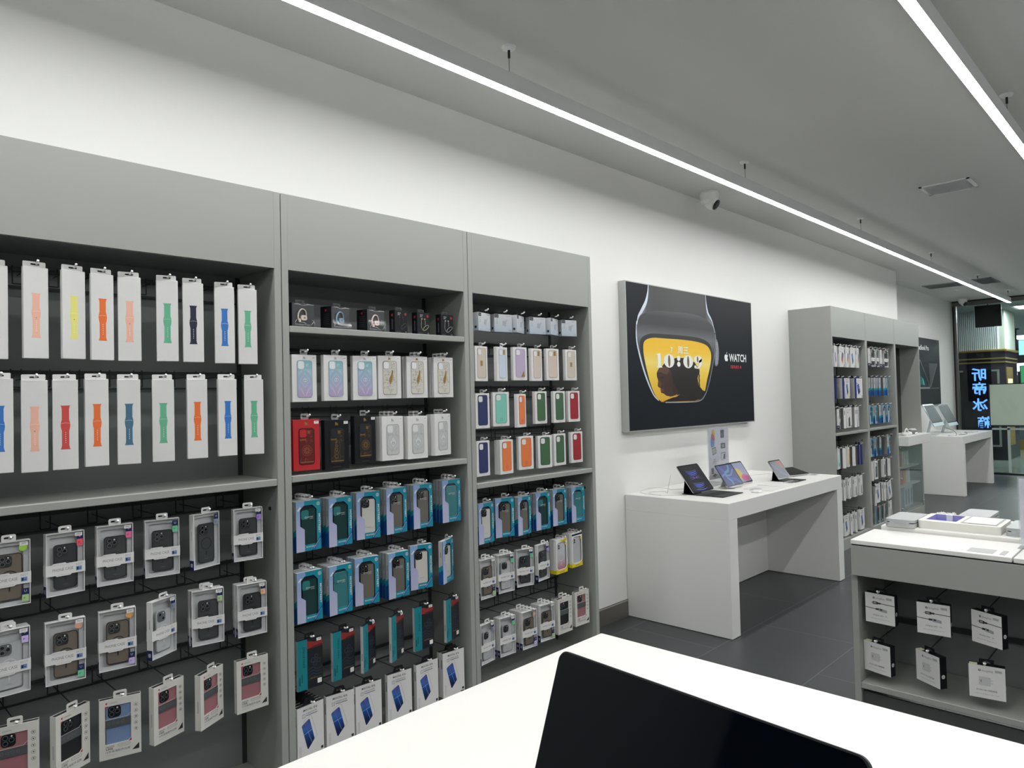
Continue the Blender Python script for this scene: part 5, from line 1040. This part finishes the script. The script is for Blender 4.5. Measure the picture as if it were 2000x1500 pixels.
for rz, ys in ((.615, ((1.069, .6005), (.858, .5965), (.660, .5945))), (.395, ((1.0857, .3765), (.8796, .3805), (.672, .3765)))):
    r = part('crossbar', t, lambda b: b.box(.375, -.88, rz-.012, .385, -.016, rz+.012, wire))
    for y_, hz in ys:
        b = MB(); b.tube([(.38, y_-1.166, rz), (.36, y_-1.166, hz), (.05, y_-1.166, hz)], .0024, wire, 6); b.tube([(.055, y_-1.166, hz), (.035, y_-1.166, hz), (.028, y_-1.166, hz+.008)], .004, wtip, 8); b.build('hook', r)
def mophie(kind):
    t = thing('charger_box', '', 'charger box'); W, H, D = .125, .132, .036
    def f(b):
        b.box(-W/2, .0012, 0, W/2, D, H, blackcard); b.box(-W/2, 0, 0, W/2, .0012, H, card); y = -.0004
        b.poly(circ(-.025, H-.02, .0045, 14), y, ink); b.poly(circ(-.025, H-.02, .002, 10), y-.0001, card); b.text('mophie', .002, H-.024, .009, y, inkg, fit=.038)
        b.box(.028, y, H-.022, .052, 0, H-.012, inkl)
        s = MB()
        b.prism([(W/2+.0, .02), (W/2+.0001, .02), (W/2, .021)], .01, .011, blackcard)
        if kind == 'cable':
            L = M('steel_print', '9a9c9e', .4)
            b.box(-.03, y, .084, -.008, 0, .096, ink); b.box(-.027, y-.0001, .087, -.014, y, .093, L); b.box(-.036, y, .088, -.03, 0, .092, L); b.box(-.008, y, .0865, .004, 0, .0935, ink); b.stroke([(.004, .09), (W/2, .088)], .0028, y, ink)
            b.stroke([(-W/2, .066), (-.016, .063)], .0028, y, ink); b.box(-.018, y, .059, -.004, 0, .067, ink); b.add([(-.004, y, .055), (.03, y, .052), (.03, y, .064), (-.004, y, .070)], [(0, 1, 2, 3)], M('steel_print')); b.box(.0, y-.0001, .06, .01, y, .066, ink)
            b.text('charging cable - 1m', .0, .034, .0055, y, ink, fit=.062); b.text('USB-A cable with Lightning connector', .0, .018, .0035, y, inkg, fit=.08)
        else:
            P = M('pale_print', 'c3c4c4', .5)
            b.prism(rr(-.028, .052, .012, .086, .004, 3), y, 0, P); b.frame(rr(-.028, .052, .012, .086, .004, 3), rr(-.0272, .0528, .0112, .0852, .0036, 3), y-.0002, y, inkl); b.box(-.022, y-.0003, .064, -.019, y, .074, inkg); b.box(.012, y, .074, .02, 0, .076, inkl); b.box(.012, y, .062, .02, 0, .064, inkl)
            b.text('PD 30W USB-C 电源适配器', -.002, .030, .0055, y, ink, fit=.07); b.text('Accelerated charging for USB-C devices', -.002, .016, .0033, y, inkg, fit=.082)
            b.box(-W/2+.002, .002, H, -W/2+.03, D-.01, H+.0006, M('pale_green_label', 'cfd3a8', .5))
    part('carton', t, f)
    b = MB().prism(circ(0, 0, .0085, 18), -.0006, 0, card); b.text('m', 0, -.0025, .006, -.0009, ink, 'c', .03); b.xf(Matrix.Translation((W/2, D*.5, .05)) @ Matrix.Rotation(PI/2, 4, 'Z')); b.build('side_roundel', t)
    part('hang_tab', t, lambda b: b.frame(rr(-.026, H-.001, .026, H+.024, .003, 2), [(-.016, H+.008), (.016, H+.008), (.012, H+.013), (.003, H+.017), (-.003, H+.017), (-.012, H+.013)], .012, .0135, blackcard))
    return t
MK['mophie'] = (mophie, .04)
for kind, x, y_, z, a, lb in (('cable', 3.437, 1.070, .456, -4, 'black charging cable box, top left peg of the island'), ('cable', 3.437, .857, .452, 4, 'black charging cable box, top middle peg of the island'), ('cable', 3.437, .665, .450, -24, 'black charging cable box turned right, top right island peg'),
        ('plug', 3.437, 1.089, .232, -16, 'white plug charger box, lower left peg of the island'), ('plug', 3.437, .886, .236, -32, 'white plug charger box turned sideways, lower middle island peg'), ('plug', 3.437, .670, .232, 9, 'white plug charger box, lower right peg of the island')):
    put('mophie', kind, x, y_, z, -90+a, lb.split(',')[0], '', lb.split(', ')[1], 'charger box', 'black and white boxes hanging in the island')
# devices on the island
silver = M('silver_shell', 'b3b8b8', .35, .3)
def clam(x, y, z, label):
    t = thing('clamshell_device', label, 'device', (x, y, z), 0, 'silver clamshell devices on the island')
    b = MB().prism(rr(0, -.065, .25, .065, .02, 5), 0, .019, silver); b.v = [(p[0], p[2], p[1]) for p in b.v]; b.f = [f[::-1] for f in b.f]; b.build('base', t)
    b = MB().prism(rr(.001, -.064, .249, .064, .02, 5), .0235, .036, silver); b.prism(rr(.006, -.06, .244, .06, .016, 4), .0185, .0235, black); b.v = [(p[0], p[2], p[1]) for p in b.v]; b.f = [f[::-1] for f in b.f]; b.build('lid', t)
    b = MB().box(-.002, -.042, .013, .006, .042, .025, silver); b.box(-.0025, .022, .012, .0, .0225, .026, inkg).box(-.0025, -.024, .012, .0, -.0235, .026, inkg).box(-.0024, -.018, .018, 0, .018, .0195, inkg); b.build('hinge', t)
clam(3.70, 1.052, .852, 'silver clamshell device at the left corner of the island'); clam(3.995, .808, .852, 'silver clamshell device behind the open white box'); clam(3.74, .575, .852, 'silver clamshell device beside the acrylic panel')
t = thing('open_box', 'shallow white open box with purple lining on the island', 'box', (3.735, .985, .852))
cr_ = M('cream_plastic', 'dbdbd3', .45)
b = MB(); b.frame(rr(0, -.33, .255, 0, .02, 5), [(.05, -.15), (.05, -.025), (.235, -.025), (.235, -.15)], 0, .036, cr_, M('lilac_lining', '9a96c8', .5)); b.v = [(p[0], p[2], .036-p[1]) for p in b.v]; b.build('shell', t)
part('lining', t, lambda b: b.box(.048, -.152, .004, .237, -.023, .010, M('purple_lining', '5a60b8', .4)))
part('flap', t, lambda b: b.box(.205, -.10, .008, .212, -.075, .04, white))
part('tray', t, lambda b: b.box(.03, -.312, .036, .24, -.17, .0368, inkl).box(.04, -.305, .0368, .235, -.18, .039, M('tray_white', 'e2e2da', .4)).box(.03, -.31, .0368, .033, -.2, .0378, inkg))
b = MB(); r = random.Random(3); nx, ny = 9, 26
vs = [(.262+.06*i/(nx-1)+r.uniform(-.004, .004), -.10+.09*j/(ny-1)+r.uniform(-.004, .004), (0 if i in (0, nx-1) or j in (0, ny-1) else .024+r.uniform(-.01, .018))) for i in range(nx) for j in range(ny)]
b.add(vs, [(i*ny+j, (i+1)*ny+j, (i+1)*ny+j+1, i*ny+j+1) for i in range(nx-1) for j in range(ny-1)], white); b.add([(.262, -.10, 0), (.322, -.10, 0), (.322, -.01, 0), (.262, -.01, 0)], [(0, 3, 2, 1)], white)
for v_ in range(len(b.v)): b.v[v_] = (b.v[v_][0]+3.735, b.v[v_][1]+.985, b.v[v_][2]+.853)
tag(b.build('crumpled_tissue'), 'crumpled white tissue lying behind the open white box', 'tissue')
for y0, y1, lb in ((.72, .628, 'large grey card flush on the island slab'), (.606, .587, 'small grey card flush at the slab corner')):
    tag(MB().box(3.408, y1, .8323, 3.495, y0, .8333, M('grey_film', 'b3b5b2', .5)).build('price_card'), lb, 'card')
t = thing('acrylic_sign', 'white paper sign in clear acrylic at the right edge', 'sign', (3.62, .40, .833)); part('holder', t, lambda b: b.box(-.003, -.17, .0, .0, .17, .29, acryl).box(.003, -.17, 0, .006, .17, .29, acryl).box(-.05, -.17, 0, .05, .17, .003, acryl)); part('paper', t, lambda b: b.box(.0005, -.165, .03, .0025, .165, .286, M('lilac_white_paper', 'dcdae0', .6)))
# ------------------------------------------------------------------ foreground counter with laptop
t = thing('checkout_counter', 'white counter filling the foreground with a laptop on it', 'counter', (1.336, 1.027, 0))
part('top', t, lambda b: b.bbox(-1.6, -2.6, .90, 0, 0, .95, wtop, .002)); part('body', t, lambda b: b.bbox(-1.56, -2.55, .0, -.04, -.04, .90, white, .002))
LW, LH, TI = .357, .248, math.radians(20.4)
t = thing('laptop', 'dark open laptop with its blank screen facing the camera', 'laptop', (.5435, .386, .951), math.radians(-94.8))
T = Matrix.Translation((0, 0, .019)) @ Matrix.Rotation(-TI, 4, 'X')
b = MB().prism(rr(-LW/2, 0, LW/2, LH, .012, 8), 0, .005, M('laptop_shell', '3a3c3f', .35, .7)); b.prism(rr(-LW/2+.0005, .0005, LW/2-.0005, LH-.0005, .0118, 8), -.0005, 0, M('laptop_gasket', '0a0b0c', .5)); b.xf(T); b.build('lid', t)
b = MB().poly(rr(-LW/2+.0016, .004, LW/2-.0016, LH-.0016, .0108, 8), -.0008, M('laptop_screen', '02050c', .05, spec=.22)); b.xf(T); b.build('screen', t)
part('base', t, lambda b: b.bbox(-LW/2, -LH-.004, 0, LW/2, .004, .016, M('laptop_shell'), .003))
part('keys', t, lambda b: [b.bbox(-.135+.0195*c_, -.12+.019*r_, .016, -.135+.0195*c_+.0165, -.12+.019*r_+.016, .0175, M('key_black'), .0006) for c_ in range(14) for r_ in range(5)]); part('trackpad', t, lambda b: b.box(-.07, -.235, .016, .07, -.14, .0164, M('laptop_pad', '404245', .3, .5)))
# ------------------------------------------------------------------ mall outside the glass
mf = M('mall_floor_stone', '8f9a90', .12, noise=.12, nscale=3); mc = M('mall_ceiling', '8d9698', .8)
struct('floor_mall', MB().box(XG, -9, -.2, 36, 9, 0, mf)); struct('ceiling_mall', MB().box(XG+.06, -9, 3.16, 36, 9, 3.3, mc)); struct('wall_mall', MB().box(36, -9, 0, 36.2, 9, 3.2, M('mall_dark', '3b4043', .6)).box(XG+.1, 6.5, 0, 36, 6.7, 3.2, M('mall_dark')))
ml = M('mall_lamp', 'e8f2f4', .5, emit=44)
for i, (x0, x1, y0, y1) in enumerate(((17.2, 18.0, 1.6, 2.72), (21, 22, 0, 1.2), (27, 29.5, 3.75, 4.45), (23, 24, 4.6, 5.3), (18, 19, -2.5, -1.3), (24, 25, -3, -1.5))):
    t = thing('ceiling_panel_light', 'bright square ceiling panel outside, %s' % ('nearest the glass', 'second from the glass', 'far down the hall', 'over the far left side', 'to the near right', 'to the far right')[i], 'ceiling lamp', (x0, y0, 3.14)); part('frame', t, lambda b: b.frame([(0, 0), (x1-x0, 0), (x1-x0, y1-y0), (0, y1-y0)], [(.06, .06), (x1-x0-.06, .06), (x1-x0-.06, y1-y0-.06), (.06, y1-y0-.06)], 0, .02, white).xf(Matrix(((1, 0, 0, 0), (0, 0, 1, 0), (0, 1, 0, 0), (0, 0, 0, 1))))); part('diffuser', t, lambda b: b.box(.06, .06, .012, x1-x0-.06, y1-y0-.06, .02, ml))
goldt = M('brass_trim', 'a08a4e', .35, .5); pd = M('dark_stone', '272531', .18); fl = M('fluted_panel', 'd0d8da', .5)
t = thing('mall_pillar', 'dark stone pillar with brass trims outside the glass', 'pillar', (17.75, 2.92, 0))
part('shaft', t, lambda b: b.box(0, 0, 0, 1.3, 1.5, 2.28, pd)); part('upper_column', t, lambda b: b.box(.06, .0, 2.32, 1.2, 1.4, 3.16, M('cream_plaster', 'b9c2b4', .6)))
part('fluting', t, lambda b: [b.box(.035, .115+.036*i, 2.32, .06, .115+.036*i+.024, 3.16, fl) for i in range(20)])
part('cornice', t, lambda b: b.bbox(-.04, -.04, 2.28, 1.34, 1.5, 2.325, goldt, .01)); 
for z in (2.12, 2.04): part('trim_band', t, lambda b: b.bbox(-.015, -.015, z, 1.3, 1.5, z+.03, goldt, .004))
part('door_frame', t, lambda b: b.frame([(.11, .28), (.86, .28), (.86, 1.9), (.11, 1.9)], [(.145, .315), (.825, .315), (.825, 1.865), (.145, 1.865)], -.03, 0, M('pale_green_frame', '93a193', .5)).xf(Matrix(((0, 1, 0, 0), (1, 0, 0, 0), (0, 0, 1, 0), (0, 0, 0, 1)))))
part('side_niche', t, lambda b: b.box(.1, -.01, .3, .75, 0, 1.95, goldt).box(.18, -.014, .9, .65, -.01, 1.7, M('niche_glow', 'd9cf9c', .4, emit=1.2)))
t = thing('led_sign', 'mirrored blue glowing characters on the dark pillar', 'sign', (17.68, 2.92, 0))
part('panel', t, lambda b: b.box(.02, .24, .6, .065, .75, 1.9, M('sign_black', '14151d', .2)))
be_ = M('led_blue', '5f98f0', .5, emit=1.6)
b = MB()
for ch, yc, zc, hh, ww in (('昕', 3.38, 1.70, .24, .26), ('帝', 3.38, 1.40, .24, .26), ('冰', 3.38, 1.06, .24, .26), ('箱', 3.31, .70, .22, .13)):
    b.text(ch, -(yc-2.92), zc, hh*.82, 0, be_, 'c', .02, mirror=True, fit=None)
b.v = [(-.001, -x, z) for x, y, z in b.v]; b.f = [f for f in b.f]; b.build('glowing_characters', t)
t = thing('hanging_screen', 'black hanging screen seen behind the glass', 'screen', (15.2, 2.73, 2.62)); part('panel', t, lambda b: b.bbox(0, -.2, 0, .04, .205, .395, M('hung_screen_black', '07090c', .4, spec=.2), .003)); part('bracket', t, lambda b: b.box(.015, -.01, .395, .025, .01, .54, black))
t = thing('display_board', 'large greenish blank display board outside the glass', 'board', (15.2, 2.77, 0))
part('bezel', t, lambda b: b.bbox(0, -1.35, .82, .04, 0, 1.59, black, .004)); part('panel', t, lambda b: b.box(-.002, -1.33, .845, 0, -.02, 1.57, M('board_green_grey', 'dde0ce', .25)))
part('stand', t, lambda b: b.box(.01, -1.3, .76, .03, -.03, .79, aluw).box(.01, -1.1, 0, .03, -1.06, .82, aluw).box(.01, -.3, 0, .03, -.26, .82, aluw))
def sign(x, y0, y1, z0, z1, m, label, cat='sign', txt=None):
    t = thing('shop_sign', label, cat, (x, y0, z0)); part('case', t, lambda b: b.box(.01, -.02, -.02, .06, y1-y0+.02, z1-z0+.02, black)); part('lit_face', t, lambda b: b.box(0, 0, 0, .01, y1-y0, z1-z0, m))
    if txt: b = MB(); b.text(txt, -(y1-y0)/2, (z1-z0)*.25, (z1-z0)*.4, 0, white); b.v = [(-.004, -x_, z_) for x_, _, z_ in b.v]; b.build('lettering', t)
sign(24, 3.36, 3.62, 2.42, 2.82, M('sign_cyan', '7fd0f0', .5, emit=2), 'cyan glowing sign in the mall behind the lamps')
sign(26, 3.55, 4.1, 2.0, 2.25, M('sign_white', 'dfeaf2', .5, emit=2.5), 'small white glowing sign beside the dark pole')
sign(24, 3.0, 3.6, 1.2, 2.1, M('sign_green', '2f8f5a', .5, emit=.6), 'green lit panel deep in the mall')
sign(28, 4.3, 4.9, .9, 1.9, M('sign_violet', '6d78a8', .5, emit=.7), 'violet lit shop window deep in the mall')
sign(32, 4.9, 6.3, 1.6, 2.4, M('sign_white'), 'wide white shop light at the hall end')
t = thing('hanging_pole', 'thin dark pole hanging from the mall ceiling', 'pole', (24, 3.69, 2.2)); part('pole', t, lambda b: b.box(-.03, -.03, 0, .03, .03, .96, black)); part('collar', t, lambda b: b.box(-.08, -.08, .92, .08, .08, .96, black))
t = thing('shop_counter', 'dark glass counter with gold base in the mall', 'counter', (21, 2.95, 0)); part('body', t, lambda b: b.box(0, 0, .25, 2.5, .9, 1.0, M('counter_glass', '5b6a6c', .15))); part('base', t, lambda b: b.box(-.02, -.02, 0, 2.5, .9, .25, goldt))
